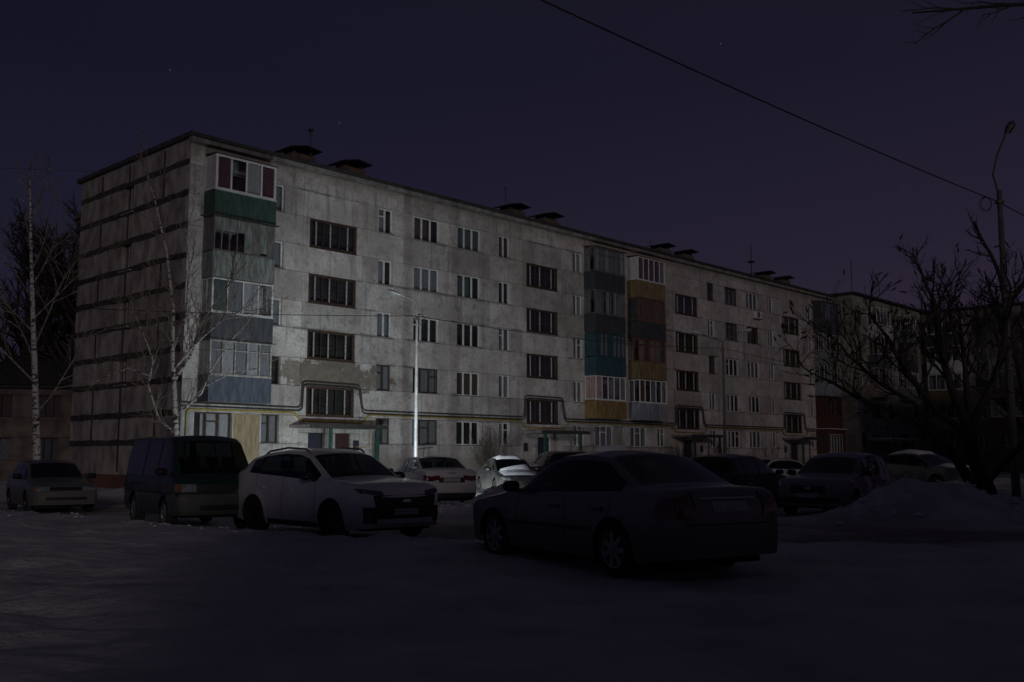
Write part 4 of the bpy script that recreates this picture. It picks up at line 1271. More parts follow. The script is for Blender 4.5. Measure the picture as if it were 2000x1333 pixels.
    for sgn in (1, -1):
        yb = hw * 0.955
        b = MB()
        prof = [(0.02, 0.0), (0.7, 0.03), (1.0, 0.09), (0.95, 0.14), (0.1, 0.155)]
        n = 12
        for rr, dx in prof:
            for k in range(n):
                a = 2 * math.pi * k / n
                sy = abs(math.cos(a)) ** 0.7 * (1 if math.cos(a) > 0 else -1); sz = abs(math.sin(a)) ** 0.7 * (1 if math.sin(a) > 0 else -1)
                b.v.append((mx_ + 0.12 - dx, sgn * (yb + 0.15) + rr * 0.12 * sy, belt_f + 0.085 + rr * 0.075 * sz))
        for i in range(len(prof) - 1):
            for k in range(n):
                q = (i * n + k, i * n + (k + 1) % n, (i + 1) * n + (k + 1) % n, (i + 1) * n + k)
                b.f.append(q); b.m.append(0)
        mo = b.build("mirror", P.get('mirm', pm), root, True, 60)
        MB().box(mx_ + 0.02, mx_ + 0.09, sgn * yb - 0.03, sgn * yb + 0.06 if sgn > 0 else sgn * yb + 0.03, belt_f + 0.005, belt_f + 0.05).build("mirror_stalk", M_TRIM, mo) if sgn > 0 else \
            MB().box(mx_ + 0.02, mx_ + 0.09, sgn * yb - 0.06, sgn * yb + 0.03, belt_f + 0.005, belt_f + 0.05).build("mirror_stalk", M_TRIM, mo)
        for di in range(len(seams) - 1):
            xe = L / 2 - seams[di + 1] + 0.12
            dz = belt_f - 0.14
            hm = P.get('handm', pm)
            dpar = doors.get('%d%s' % (di, 'L' if sgn > 0 else 'R'), root)
            patch("handle", [(xe, dz - 0.018), (xe + 0.19, dz - 0.018), (xe + 0.19, dz + 0.018), (xe, dz + 0.018)], 'left' if sgn > 0 else 'right', hm, 0.03, 4, 1, dpar, 0.05)
    # sill strip
    if P.get('sillm'):
        for v_ in ('left', 'right'):
            a0 = L / 2 - fo - arch - 0.06; a1 = L / 2 - fo - wb + arch + 0.06
            patch("sill_trim", [(a0, cl + 0.005), (a1, cl + 0.005), (a1, cl + 0.10), (a0, cl + 0.10)], v_, P['sillm'], 0.008, 12, 2)
    return root, patch, doors

def plate(patch, root, L, view, yc, zc, txt, xoff=0.0):
    w, h = 0.26, 0.056
    o = patch("number_plate", [(yc - w, zc - h), (yc + w, zc - h), (yc + w, zc + h), (yc - w, zc + h)], view, M_PLATE, 0.016, 4, 2, root, 0.02)
    return o
def mirror_pair(fn, corners):
    fn(corners); fn([(-a, b) for a, b in corners])

def ang(hx, hy): return math.atan2(hy, hx)
SEDAN = dict(L=4.45, W=1.74, H=1.45, wb=2.6, fo=0.86, r=0.315, top=[(0, .56), (.05, .68), (.3, .80), (1.12, .94), (1.92, 1.36), (2.2, 1.43), (2.7, 1.45), (3.15, 1.41), (3.82, 1.06), (4.36, 1.03), (4.42, .95), (4.45, .80)],
             cab=(1.12, 1.95, 3.12, 3.85), belt=(0.90, 0.985), seams=[1.42, 2.50, 3.38], pillars=[(2.46, 2.55), (3.30, 3.36)], sideglass=(1.36, 3.58))
CROSS = dict(L=4.5, W=1.86, H=1.655, wb=2.66, fo=0.90, r=0.355, clear=0.22, top=[(0, .78), (.05, .93), (.3, 1.03), (1.15, 1.13), (1.95, 1.56), (2.3, 1.635), (2.8, 1.655), (3.5, 1.60), (3.96, 1.50), (4.02, 1.47), (4.38, 1.15), (4.46, 1.05), (4.5, .88)],
             cab=(1.15, 1.93, 3.98, 4.38), belt=(1.04, 1.20), seams=[1.45, 2.56, 3.52], pillars=[(2.51, 2.61), (3.46, 3.54)], sideglass=(1.42, 3.84), tum=0.22, sillm=M_TRIM, flare=0.03)
HATCH = dict(L=4.12, W=1.65, H=1.40, wb=2.46, fo=0.78, r=0.285, top=[(0, .56), (.04, .69), (.25, .78), (1.08, .90), (1.8, 1.31), (2.1, 1.38), (3.0, 1.40), (3.35, 1.34), (3.95, .96), (4.06, .93), (4.12, .78)],
             cab=(1.08, 1.82, 3.34, 3.95), belt=(0.87, 0.93), seams=[1.36, 2.36, 3.2], pillars=[(2.32, 2.40), (3.1, 3.17)], sideglass=(1.3, 3.62), nose=0.10, nosel=0.35, tum=0.2)
VAN = dict(L=4.62, W=1.70, H=1.95, wb=2.55, fo=0.82, r=0.335, clear=0.30, top=[(0, .92), (.03, 1.02), (.16, 1.12), (.22, 1.15), (.82, 1.80), (1.15, 1.92), (3.9, 1.95), (4.33, 1.88), (4.40, 1.84), (4.54, 1.18), (4.6, 1.08), (4.62, .9)],
           cab=(.22, .86, 4.36, 4.54), belt=(1.10, 1.12), seams=[.62, 1.60, 2.75], pillars=[(1.54, 1.63), (2.70, 2.80)], sideglass=(.58, 4.2), nose=0.10, nosel=0.3, tum=0.14, hood=False, split=0.74, cat='van', seats=(3.05 - 1.35, 0.6), bulge=0.06)
def variant(base, **k):
    d = dict(base); d.update(k); return d

# --- white crossover (front to the right)
C_WHITE = car_paint("white_car_paint", (0.76, 0.76, 0.77), 0.28, dk=0.55)
Pc = variant(CROSS, paint=C_WHITE, rim='ten', rimm=M_RIMD)
root, pt, drs = car("crossover", "white crossover with roof rails and black grille parked on the snow edge", Pc, -3.43, 19.35, ang(.69, -.72), 0.0)
for s in (1, -1):
    pt("headlight", [(s * .44, .80), (s * .84, .86), (s * .88, .94), (s * .48, .89)], 'front', M_LENSD, 0.010, 10, 3)
    pt("fog_lamp_housing", [(s * .60, .34), (s * .80, .36), (s * .82, .62), (s * .62, .62)], 'front', M_TRIM, 0.010, 5, 5)
    pt("tail_light", [(s * .40, .92), (s * .80, .90), (s * .80, 1.02), (s * .40, 1.02)], 'rear', M_TAIL, 0.012, 6, 3)
    MB().tube([(0.15, s * 0.61, 1.565), (0.02, s * 0.62, 1.625), (-0.6, s * 0.625, 1.65), (-1.30, s * 0.61, 1.585), (-1.48, s * 0.60, 1.51)], 0.02, 6).build("roof_rail", M_CHROME, root, True)
pt("grille", [(-.58, .42), (.58, .42), (.68, .82), (-.68, .82)], 'front', M_TRIM, 0.010, 10, 6)
for k in range(6):
    zz = 0.48 + k * 0.052
    pt("grille_bar", [(-.50 - k * .012, zz), (.50 + k * .012, zz), (.50 + k * .012, zz + .012), (-.50 - k * .012, zz + .012)], 'front', M_RIMD, 0.018, 10, 1)
pt("badge", [(-.09, .70), (.09, .70), (.07, .745), (-.07, .745)], 'front', M_CHROME, 0.026, 4, 2)
plate(pt, root, 4.5, 'front', 0.0, 0.53, "")
pt("bumper_lip", [(-.70, .27), (.70, .27), (.72, .33), (-.72, .33)], 'front', M_RIM, 0.012, 12, 1)
pt("wiper", [(1.02, -.55), (1.02, .15), (1.0, .15), (1.0, -.55)], 'top', M_TRIM, 0.02, 8, 1)

# --- white taxi saloon, nose to the block, its headlamps lit
C_TAXI = car_paint("taxi_white_paint", (0.74, 0.74, 0.74), 0.33, dk=0.45)
Pt = variant(SEDAN, L=4.41, W=1.77, H=1.50, paint=C_TAXI, rim='cover', top=[(0, .62), (.05, .74), (.3, .86), (1.1, 1.0), (1.9, 1.41), (2.2, 1.48), (2.7, 1.50), (3.15, 1.46), (3.80, 1.14), (4.30, 1.12), (4.38, 1.03), (4.41, .85)], belt=(0.95, 1.05), wglass=M_CGLC, glass=M_CGLC, rglass=M_CGL)
TAXI_H = ang(-.40, .917)
root, pt, drs = car("taxi", "white taxi saloon with yellow door sticker and its nose towards the lit wall", Pt, -2.65, 31.6, TAXI_H, 0.0)
for s in (1, -1):
    pt("headlight", [(s * .48, .68), (s * .80, .72), (s * .82, .82), (s * .50, .78)], 'front', M_LIT, 0.010, 6, 3)
    tl = pt("tail_light", [(s * .40, .80), (s * .60, .76), (s * .66, .90), (s * .36, .93)], 'rear', M_TAIL, 0.012, 6, 3)
    pt("tail_light", [(s * .60, .755), (s * .83, .78), (s * .84, .95), (s * .655, .90)], 'rear', M_TAIL, 0.012, 6, 3)
plate(pt, root, 4.41, 'rear', 0.0, 0.80, "")
pt("plate_recess", [(-.40, .72), (.40, .72), (.42, .87), (-.42, .87)], 'rear', M_TRIM, 0.006, 8, 3)
pt("rear_bumper_trim", [(-.74, .27), (.74, .27), (.78, .42), (-.78, .42)], 'rear', M_TRIM, 0.010, 12, 3)
for nm, w, m, z0 in (("door_sticker", 0.55, mat("yellow_vinyl", (0.60, 0.36, 0.03), 0.5, (0.5, 0.28, 0.02), 3.0), 0.62), ):
    for v in ('left', 'right'):
        pt(nm, [(-0.55, .60), (0.35, .52), (0.10, .74), (-0.70, .80)], v, m, 0.006, 8, 3)
le = text_mesh("L A D A", 0.075, M_INK)
link("lettering", le, root, (-4.41 / 2 - 0.052, 0.0, 1.0), (R(90), 0, -R(90)))
# lamps of the lit taxi headlights
for s in (1, -1):
    ld = bpy.data.lights.new("headlight_beam", 'SPOT'); ld.energy = 1850; ld.color = (0.86, 0.95, 1.0); ld.spot_size = R(126); ld.spot_blend = 1.0; ld.shadow_soft_size = 0.06
    lo = bpy.data.objects.new("headlight_beam", ld); col.objects.link(lo); lo.parent = root
    lo.location = (4.41 / 2 + 0.09, s * 0.62, 0.76); lo.rotation_euler = (R(90 + 4), 0, -R(90) - R(14))

# --- dark saloon in the foreground, tail towards the viewer
C_DARK = car_paint("dark_olive_grey_paint", (0.20, 0.20, 0.18), 0.28, (0.10, 0.095, 0.085))
Ps = variant(SEDAN, paint=C_DARK, rim='seven', rimm=M_RIM, sglass={'0': M_CGLC, '1': M_CGL, '2': M_CGL})
root, pt, drs = car("saloon_car", "dark grey-olive saloon with silver alloy wheels half sunk in the near snow", Ps, 1.22, 13.15, ang(-.534, .845), 0.12)
for s in (1, -1):
    pt("headlight", [(s * .45, .58), (s * .76, .62), (s * .78, .74), (s * .48, .70)], 'front', M_LENS, 0.010, 6, 3)
    pt("tail_light", [(s * .50, .70), (s * .82, .70), (s * .80, .92), (s * .56, .96)], 'rear', M_TAIL, 0.014, 6, 5)
    pt("tail_light", [(-2.20, .70), (-1.92, .72), (-2.02, .93), (-2.20, .94)], 'left' if s > 0 else 'right', M_TAIL, 0.010, 5, 5)
plate(pt, root, 4.45, 'rear', 0.0, 0.82, "")
pt("rear_bumper_gap", [(-.80, .625), (.80, .625), (.80, .637), (-.80, .637)], 'rear', M_CHAS, 0.004, 12, 1)
pt("boot_gap", [(-.52, .70), (-.50, .70), (-.50, .98), (-.52, .98)], 'rear', M_CHAS, 0.004, 1, 5)
pt("boot_gap", [(.52, .70), (.50, .70), (.50, .98), (.52, .98)], 'rear', M_CHAS, 0.004, 1, 5)
pt("boot_trim", [(-.42, .905), (.42, .905), (.42, .925), (-.42, .925)], 'rear', M_CHROME, 0.014, 6, 1)
pt("side_moulding", [(1.0, .50), (-1.0, .50), (-1.0, .54), (1.0, .54)], 'left', M_TRIM, 0.012, 12, 1)

# --- two-tone van
C_GREEN = car_paint("dark_green_van_paint", (0.012, 0.042, 0.034), 0.42, (0.035, 0.037, 0.033))
C_GREEN.node_tree.nodes['Principled BSDF'].inputs['Specular IOR Level'].default_value = 0.25
C_GREY = car_paint("grey_van_skirt_paint", (0.085, 0.09, 0.085), 0.45, (0.06, 0.066, 0.06))
Pv = variant(VAN, paint=C_GREEN, paint2=C_GREY, rim='five', rimm=M_RIM, mirm=M_TRIM)
root, pt, drs = car("van", "dark green and grey two-tone passenger van beside the white crossover", Pv, -7.05, 21.9, ang(.55, -.835), 0.0)
for s in (1, -1):
    pt("headlight", [(s * .46, .80), (s * .74, .80), (s * .75, .95), (s * .46, .95)], 'front', M_LENS, 0.010, 6, 3)
    pt("indicator_lamp", [(s * .755, .80), (s * .83, .80), (s * .83, .95), (s * .76, .95)], 'front', M_TURN, 0.010, 3, 3)
    pt("tail_light", [(s * .68, .85), (s * .80, .85), (s * .80, 1.15), (s * .68, 1.15)], 'rear', M_TAIL, 0.012, 3, 4)
pt("grille", [(-.44, .82), (.44, .82), (.44, .94), (-.44, .94)], 'front', M_TRIM, 0.010, 8, 3)
pt("bumper", [(-.80, .40), (.80, .40), (.80, .70), (-.80, .70)], 'front', C_GREY, 0.05, 14, 4, root, 0.08)
pt("bumper_slot", [(-.40, .44), (.40, .44), (.40, .54), (-.40, .54)], 'front', M_TRIM, 0.062, 6, 2)
plate(pt, root, 4.62, 'front', 0.0, 0.62, "")
pt("side_stripe", [(2.0, .735), (-2.1, .735), (-2.1, .765), (2.0, .765)], 'right', M_TRIM, 0.008, 24, 1)

# --- silver-green hatchback at the left
C_SILV = car_paint("silver_green_paint", (0.11, 0.125, 0.12), 0.3)
Ph = variant(HATCH, paint=C_SILV, rim='steel', rimm=M_RIMD, mirm=M_TRIM)
root, pt, drs = car("hatchback", "small silver-green hatchback with flat wide headlamps beside the two-tone van", Ph, -12.75, 27.9, ang(.58, -.815), 0.0)
for s in (1, -1):
    pt("headlight", [(s * .40, .60), (s * .72, .60), (s * .72, .70), (s * .40, .70)], 'front', M_LENS, 0.010, 6, 3)
    pt("indicator_lamp", [(s * .725, .60), (s * .77, .60), (s * .77, .70), (s * .725, .70)], 'front', M_TURN, 0.010, 2, 3)
    pt("tail_light", [(s * .50, .68), (s * .74, .68), (s * .74, .84), (s * .50, .84)], 'rear', M_TAIL, 0.010, 4, 3)
pt("grille", [(-.38, .61), (.38, .61), (.38, .69), (-.38, .69)], 'front', M_TRIM, 0.010, 8, 2)
pt("bumper", [(-.80, .30), (.80, .30), (.80, .56), (-.80, .56)], 'front', C_SILV, 0.05, 14, 4, root, 0.08)
pt("bumper_slot", [(-.50, .36), (.50, .36), (.50, .44), (-.50, .44)], 'front', M_TRIM, 0.062, 8, 2)
plate(pt, root, 4.12, 'front', 0.0, 0.50, "")
pt("wiper", [(.96, -.5), (.98, .1), (.96, .1), (.94, -.5)], 'top', M_TRIM, 0.02, 8, 1)

# --- grey car at the right, front towards the viewer
C_GREY2 = car_paint("graphite_grey_paint", (0.27, 0.27, 0.28), 0.32)
Pr = variant(CROSS, L=4.35, W=1.78, H=1.60, r=0.33, paint=C_GREY2, rim='five', rimm=M_RIM, top=[(0, .68), (.05, .82), (.3, .94), (1.15, 1.04), (1.95, 1.48), (2.4, 1.58), (3.2, 1.60), (3.85, 1.52), (3.92, 1.49), (4.22, 1.08), (4.3, 1.0), (4.35, .85)], belt=(0.98, 1.05), cab=(1.15, 1.93, 3.86, 4.22), sideglass=(1.42, 3.85), wb=2.6, fo=0.86, sillm=None)
root, pt, drs = car("saloon_car", "graphite grey car facing the viewer beside the big shovelled snow heap", Pr, 8.62, 26.75, ang(-.6, -.8), 0.0)
for s in (1, -1):
    pt("headlight", [(s * .44, .70), (s * .80, .74), (s * .82, .86), (s * .46, .80)], 'front', M_LENS, 0.010, 8, 3)
    pt("fog_lamp_housing", [(s * .55, .34), (s * .76, .36), (s * .76, .48), (s * .55, .48)], 'front', M_TRIM, 0.010, 5, 3)
    pt("tail_light", [(s * .42, .85), (s * .78, .85), (s * .78, .98), (s * .42, .98)], 'rear', M_TAIL, 0.012, 6, 3)
pt("grille", [(-.42, .58), (.42, .58), (.44, .76), (-.44, .76)], 'front', M_TRIM, 0.010, 10, 5)
pt("grille", [(-.50, .33), (.50, .33), (.54, .48), (-.54, .48)], 'front', M_TRIM, 0.010, 10, 3)
pt("badge", [(-.07, .68), (.07, .68), (.07, .74), (-.07, .74)], 'front', M_CHROME, 0.02, 4, 2)
plate(pt, root, 4.35, 'front', 0.0, 0.53, "")

# --- dark hatchback behind the saloon
C_BLUE = car_paint("dark_blue_paint", (0.035, 0.04, 0.06), 0.32)
Pd = variant(CROSS, L=4.2, W=1.76, H=1.56, r=0.32, paint=C_BLUE, rim='steel', rimm=M_RIMD, top=[(0, .66), (.05, .80), (.3, .90), (1.05, 1.0), (1.85, 1.44), (2.3, 1.54), (3.1, 1.56), (3.72, 1.48), (3.8, 1.45), (4.06, 1.05), (4.16, .98), (4.2, .82)], belt=(0.95, 1.02), cab=(1.05, 1.83, 3.74, 4.06), sideglass=(1.32, 3.72), seams=[1.36, 2.42, 3.36], pillars=[(2.38, 2.46), (3.3, 3.38)], wb=2.5, fo=0.84, sillm=None)
root, pt, drs = car("hatchback", "dark blue hatchback parked just behind the dark saloon", Pd, 6.55, 29.3, ang(.62, .78), 0.0)
for s in (1, -1):
    pt("tail_light", [(s * .52, .78), (s * .76, .78), (s * .76, 1.0), (s * .56, 1.0)], 'rear', M_TAIL, 0.012, 4, 4)
    pt("headlight", [(s * .44, .70), (s * .76, .72), (s * .78, .84), (s * .46, .80)], 'front', M_LENS, 0.010, 6, 3)
plate(pt, root, 4.2, 'rear', 0.0, 0.70, "")

def snow_patch(root, Pp, patch, corners, th=0.06, nu=10, nv=8, name="snow_cover", seed=1.0, view='top'):
    """drift of snow resting on the body, thin at its ragged edge"""
    o = patch(name, corners, view, M_SNOW, 0.004, nu, nv, root, 0.02)
    me = o.data; n = (nu + 1) * (nv + 1)
    for a in range(nu + 1):
        for b in range(nv + 1):
            u, v = a / nu, b / nv
            e = (min(u, 1 - u, v, 1 - v) * 5)
            k = min(1.0, e) ** 0.6 * (0.75 + 0.5 * mnoise.noise(Vector((u * 3, v * 3, seed))))
            if view == 'top': me.vertices[a * (nv + 1) + b].co.z += th * max(0.0, k)
    return o
# --- car under old snow beside the taxi
C_SN = car_paint("black_paint", (0.03, 0.03, 0.034), 0.35)
Pz = variant(SEDAN, paint=C_SN, H=1.48, rim='steel', rimm=M_RIMD)
root, pt, drs = car("saloon_car", "black saloon with snow lying on bonnet, windscreen and roof beside the taxi", Pz, -0.15, 39.6, ang(.25, -.968), 0.0)
snow_patch(root, Pz, pt, [(1.95, -.66), (1.95, .66), (1.12, .66), (1.12, -.66)], 0.07, seed=2)
snow_patch(root, Pz, pt, [(1.08, -.60), (1.08, .62), (0.62, .56), (0.95, -.56)], 0.03, seed=3)
snow_patch(root, Pz, pt, [(0.2, -.52), (0.2, .52), (-0.9, .52), (-0.9, -.52)], 0.10, seed=4)
snow_patch(root, Pz, pt, [(-1.7, -.6), (-1.7, .6), (-2.1, .6), (-2.1, -.6)], 0.08, seed=5)
for s in (1, -1):
    pt("headlight", [(s * .45, .58), (s * .76, .62), (s * .78, .74), (s * .48, .70)], 'front', M_LENS, 0.010, 6, 3)
# --- boxy off-roader further back
OFFR = dict(L=3.75, W=1.68, H=1.68, wb=2.2, fo=0.72, r=0.35, clear=0.24, top=[(0, .80), (.03, .92), (.3, .97), (1.15, 1.04), (1.62, 1.58), (1.85, 1.66), (3.3, 1.68), (3.5, 1.62), (3.68, 1.05), (3.73, .98), (3.75, .85)],
            cab=(1.15, 1.66, 3.46, 3.68), belt=(1.0, 1.02), seams=[1.30, 2.40], pillars=[(2.36, 2.46)], sideglass=(1.28, 3.35), nose=0.06, nosel=0.3, tum=0.14)
Po = variant(OFFR, paint=car_paint("dark_wine_paint", (0.05, 0.022, 0.024), 0.35), rim='steel', rimm=M_RIMD)
root, pt, drs = car("off_roader", "small boxy dark off-roader with snow on its bonnet parked before the second entrance", Po, 1.75, 45.5, ang(-.92, -.39), 0.05)
snow_patch(root, Po, pt, [(1.75, -.62), (1.75, .62), (0.80, .62), (0.80, -.62)], 0.12, seed=7)
pt("side_trim", [(1.0, 1.06), (-1.5, 1.06), (-1.5, 1.075), (1.0, 1.075)], 'left', M_CHROME, 0.01, 8, 1)
# --- minibus with a thick cap of snow
Pm = variant(OFFR, L=4.1, paint=car_paint("grey_beige_paint", (0.20, 0.19, 0.17), 0.4), H=1.72, rim='steel', rimm=M_RIMD)
Pm['top'] = [(a, b + 0.02) for a, b in OFFR['top'][:-1]] + [(4.1, 0.87)]
Pm['top'] = [(0, .80), (.03, .92), (.3, .99), (1.15, 1.06), (1.65, 1.60), (1.9, 1.70), (3.6, 1.72), (3.82, 1.66), (4.0, 1.08), (4.07, 1.0), (4.1, .86)]
Pm['cab'] = (1.15, 1.68, 3.8, 4.0); Pm['sideglass'] = (1.28, 3.7); Pm['wb'] = 2.45
root, pt, drs = car("estate_car", "estate car under a thick cap of roof snow before the pair of colourful balconies", Pm, 5.6, 50.5, ang(.73, -.684), 0.05)
snow_patch(root, Pm, pt, [(0.35, -.58), (0.35, .58), (-1.55, .58), (-1.55, -.58)], 0.30, seed=9)
snow_patch(root, Pm, pt, [(1.9, -.62), (1.9, .62), (0.95, .62), (0.95, -.62)], 0.10, seed=10)
# --- small white hatchback and a snowed-in estate far along the yard
Pw = variant(HATCH, paint=C_TAXI, rim='steel', rimm=M_RIMD)
root, pt, drs = car("hatchback", "small white hatchback between the dark blue hatchback and the far snowy porch", Pw, 12.6, 46.5, ang(.9, .43), 0.0)
Pe = variant(CROSS, paint=car_paint("dark_grey_paint", (0.06, 0.06, 0.065), 0.35), rim='steel', rimm=M_RIMD)
root, pt, drs = car("crossover", "dark crossover with snow on roof and bonnet behind the graphite grey car", Pe, 17.6, 43.0, ang(.45, -.89), 0.0)
snow_patch(root, Pe, pt, [(1.9, -.62), (1.9, .62), (1.2, .62), (1.2, -.62)], 0.12, seed=12)
snow_patch(root, Pe, pt, [(0.2, -.56), (0.2, .56), (-1.6, .56), (-1.6, -.56)], 0.12, seed=13)
pt("number_plate", [(-.26, .50), (.26, .50), (.26, .61), (-.26, .61)], 'front', M_PLATE, 0.016, 4, 2)

# ------------------------------------------------------------------ trees
M_BIRCH = bpy.data.materials.new("birch_bark")
M_BIRCH.use_nodes = True
def _birch():
    t = M_BIRCH.node_tree; N = t.nodes; L = t.links; p = N['Principled BSDF']; p.inputs['Roughness'].default_value = 0.85
    tc = N.new('ShaderNodeTexCoord'); mp = N.new('ShaderNodeMapping'); mp.inputs['Scale'].default_value = (3, 3, 7)
    L.new(tc.outputs['Object'], mp.inputs[0])
    n = N.new('ShaderNodeTexNoise'); n.inputs['Scale'].default_value = 1.6; n.inputs['Detail'].default_value = 5; L.new(mp.outputs[0], n.inputs['Vector'])
    r = N.new('ShaderNodeValToRGB'); r.color_ramp.elements[0].position = 0.40; r.color_ramp.elements[0].color = (0.04, 0.035, 0.03, 1)
    r.color_ramp.elements[1].position = 0.50; r.color_ramp.elements[1].color = (0.52, 0.50, 0.47, 1)
    L.new(n.outputs[0], r.inputs[0]); L.new(r.outputs[0], p.inputs['Base Color'])
_birch()
M_BTWIG = mat("birch_twigs", (0.36, 0.31, 0.27), 0.9, (0.18, 0.15, 0.13), 5.0)
M_BARK = mat("dark_bark", (0.055, 0.045, 0.038), 0.95, (0.03, 0.025, 0.022), 6.0, 0.6, 20, stretch=(3, 3, 0.8))
M_TWIG = mat("dark_twigs", (0.045, 0.037, 0.032), 0.95, (0.03, 0.025, 0.02), 6.0)

class Tree:
    def __init__(self, seed):
        self.r = random.Random(seed); self.big = MB(); self.fine = MB()
    def limb(self, pts, r0, r1, n=7, fine=False):
        k = len(pts)
        (self.fine if fine else self.big).tube(pts, [r0 + (r1 - r0) * (i / (k - 1)) ** 0.8 for i in range(k)], n)
    def grow(self, p, d, length, rad, lvl, maxl, up=0.1, wob=0.25, kids=5, ratio=0.55, spread=0.7, droop=0.0, tipf=None, nseg=None, start=0.25):
        r = self.r
        k = nseg or max(3, 7 - lvl)
        pts = [Vector(p)]; d = Vector(d).normalized(); dirs = [d.copy()]
        for i in range(k):
            d = (d + Vector((r.gauss(0, wob), r.gauss(0, wob), r.gauss(0, wob))) * 0.5 + Vector((0, 0, up - droop * i / k))).normalized()
            pts.append(pts[-1] + d * (length / k)); dirs.append(d.copy())
        self.limb(pts, rad, rad * (0.35 if lvl < maxl else 0.25), 7 if lvl == 0 else (5 if lvl == 1 else 3), lvl >= 2)
        if lvl >= maxl:
            if tipf: tipf(self, pts[-1], dirs[-1])
            return
        n = kids if isinstance(kids, int) else kids[min(lvl, len(kids) - 1)]
        for c in range(n):
            u = start + (1 - start) * (c + r.random()) / n
            i = min(k - 1, int(u * k)); f = u * k - i
            q = pts[i].lerp(pts[i + 1], f)
            ax = dirs[i + 1].orthogonal().normalized(); ax.rotate(Matrix.Rotation(r.uniform(0, 6.28), 3, dirs[i + 1]))
            nd = (dirs[i + 1] * (1 - spread * 0.5) + ax * spread).normalized()
            self.grow(q, nd, length * ratio * r.uniform(0.7, 1.2) * (1.15 - 0.5 * u), rad * (0.62 - 0.25 * u), lvl + 1, maxl, up, wob, kids, ratio, spread, droop, tipf, None, 0.2)
        if tipf: tipf(self, pts[-1], dirs[-1])
    def build(self, name, label, loc, m1, m2, group=None):
        o = empty(name, loc)
        tag(o, label, "tree", group)
        self.big.build("trunk", m1, o, True, 60)
        if self.fine.v:
            c = self.fine.build("crown", m2, o)
        return o

# left birch
gzh = ground_h
T = Tree(21)
tr = [Vector(p) for p in ((0, 0, -0.2), (-0.15, 0, 2.0), (-0.42, 0, 5.4), (-0.72, 0.1, 8.3), (-0.95, 0.2, 10.6), (-1.15, 0.3, 12.8))]
T.limb(tr, 0.19, 0.03, 9)
for u, d, ln in ((3.2, (0.5, 0.2, 0.9), 4.5), (4.4, (-0.8, -0.2, 0.8), 4.6), (5.2, (-0.5, 0.3, 1.0), 6.0), (5.9, (0.55, -0.1, 0.95), 5.2), (7.0, (0.6, 0.3, 0.8), 4.2), (7.8, (-0.6, 0.2, 0.9), 4.6), (9.0, (0.5, -0.3, 0.9), 3.6), (10.0, (-0.4, 0.2, 0.9), 3.4), (11.0, (0.4, 0.2, 0.9), 2.6), (11.8, (-0.3, -0.2, 0.9), 2.2), (6.4, (-0.7, -0.3, 0.7), 3.8), (8.4, (0.4, 0.5, 0.9), 3.6)):
    i = next(k for k in range(len(tr) - 1) if tr[k + 1].z > u); f = (u - tr[i].z) / (tr[i + 1].z - tr[i].z)
    T.grow(tr[i].lerp(tr[i + 1], f), d, ln, 0.04, 2, 4, up=0.10, wob=0.22, kids=(0, 0, 9, 7), ratio=0.42, spread=0.65, droop=0.16)
T.build("birch_tree", "tall bare birch with white trunk standing left of the gable end", (-18.75, 40.0, 0), M_BIRCH, M_BTWIG)
# second birch in front of the corner: forked, leaning branches
T = Tree(5)
tr = [Vector(p) for p in ((0, 0, -0.2), (0.0, 0, 1.7), (-0.15, 0, 3.6), (-0.30, 0, 5.2), (-0.35, 0, 7.3), (-0.75, 0.1, 9.6), (-1.3, 0.2, 11.6), (-1.95, 0.2, 13.4))]
T.limb(tr, 0.15, 0.018, 9)
arms = [((-0.22, 0, 4.4), [(0.35, 0, 5.3), (0.8, -0.1, 6.6), (1.5, -0.1, 7.8), (2.0, -0.1, 8.3)], 0.075), ((-0.26, 0, 4.8), [(0.6, -0.2, 5.8), (1.6, -0.3, 6.7), (2.4, -0.3, 7.1), (3.4, -0.3, 7.15)], 0.06),
        ((-0.05, 0, 2.3), [(-0.75, 0, 2.9), (-1.25, 0.1, 4.2), (-1.1, 0.1, 5.2), (-1.5, 0.1, 6.2), (-2.1, 0.2, 7.4)], 0.07), ((-0.3, 0, 5.6), [(0.1, 0.1, 7.0), (0.2, 0.1, 8.8), (-0.05, 0.1, 10.6)], 0.05),
        ((-1.2, 0.1, 4.6), [(-2.0, 0, 4.9), (-3.0, -0.1, 4.5), (-3.4, -0.1, 4.2)], 0.03), ((0.0, 0, 3.1), [(0.9, -0.1, 3.9), (1.3, -0.1, 4.9), (2.2, -0.2, 6.2)], 0.05), ((1.1, -0.1, 4.2), [(1.9, -0.2, 4.6), (3.2, -0.3, 4.9)], 0.025)]
for st, pts, r in arms:
    pl = [Vector(st)] + [Vector(p) for p in pts]
    T.limb(pl, r, 0.014, 6)
    for i in range(len(pl) - 1):
        for c in range(6):
            q = pl[i].lerp(pl[i + 1], T.r.random()); dd = (pl[i + 1] - pl[i]).normalized()
            T.grow(q, (dd.x + T.r.gauss(0, 0.6), T.r.gauss(0, 0.5), dd.z + 0.4 + T.r.gauss(0, 0.4)), T.r.uniform(0.8, 2.0), r * 0.33, 2, 3, up=0.10, wob=0.3, kids=(0, 0, 8), ratio=0.5, spread=0.6, droop=0.12)
for i in range(3, 7):
    for c in range(5):
        q = tr[i].lerp(tr[i + 1], T.r.random())
        T.grow(q, (T.r.gauss(0, 0.8), T.r.gauss(0, 0.6), 0.9), T.r.uniform(1.0, 2.2), 0.022, 2, 3, up=0.12, wob=0.3, kids=(0, 0, 8), ratio=0.5, spread=0.6, droop=0.1)
T.build("birch_tree", "slender forked birch standing in front of the corner of the white block", (-12.98, 39.0, 0), M_BIRCH, M_BTWIG)
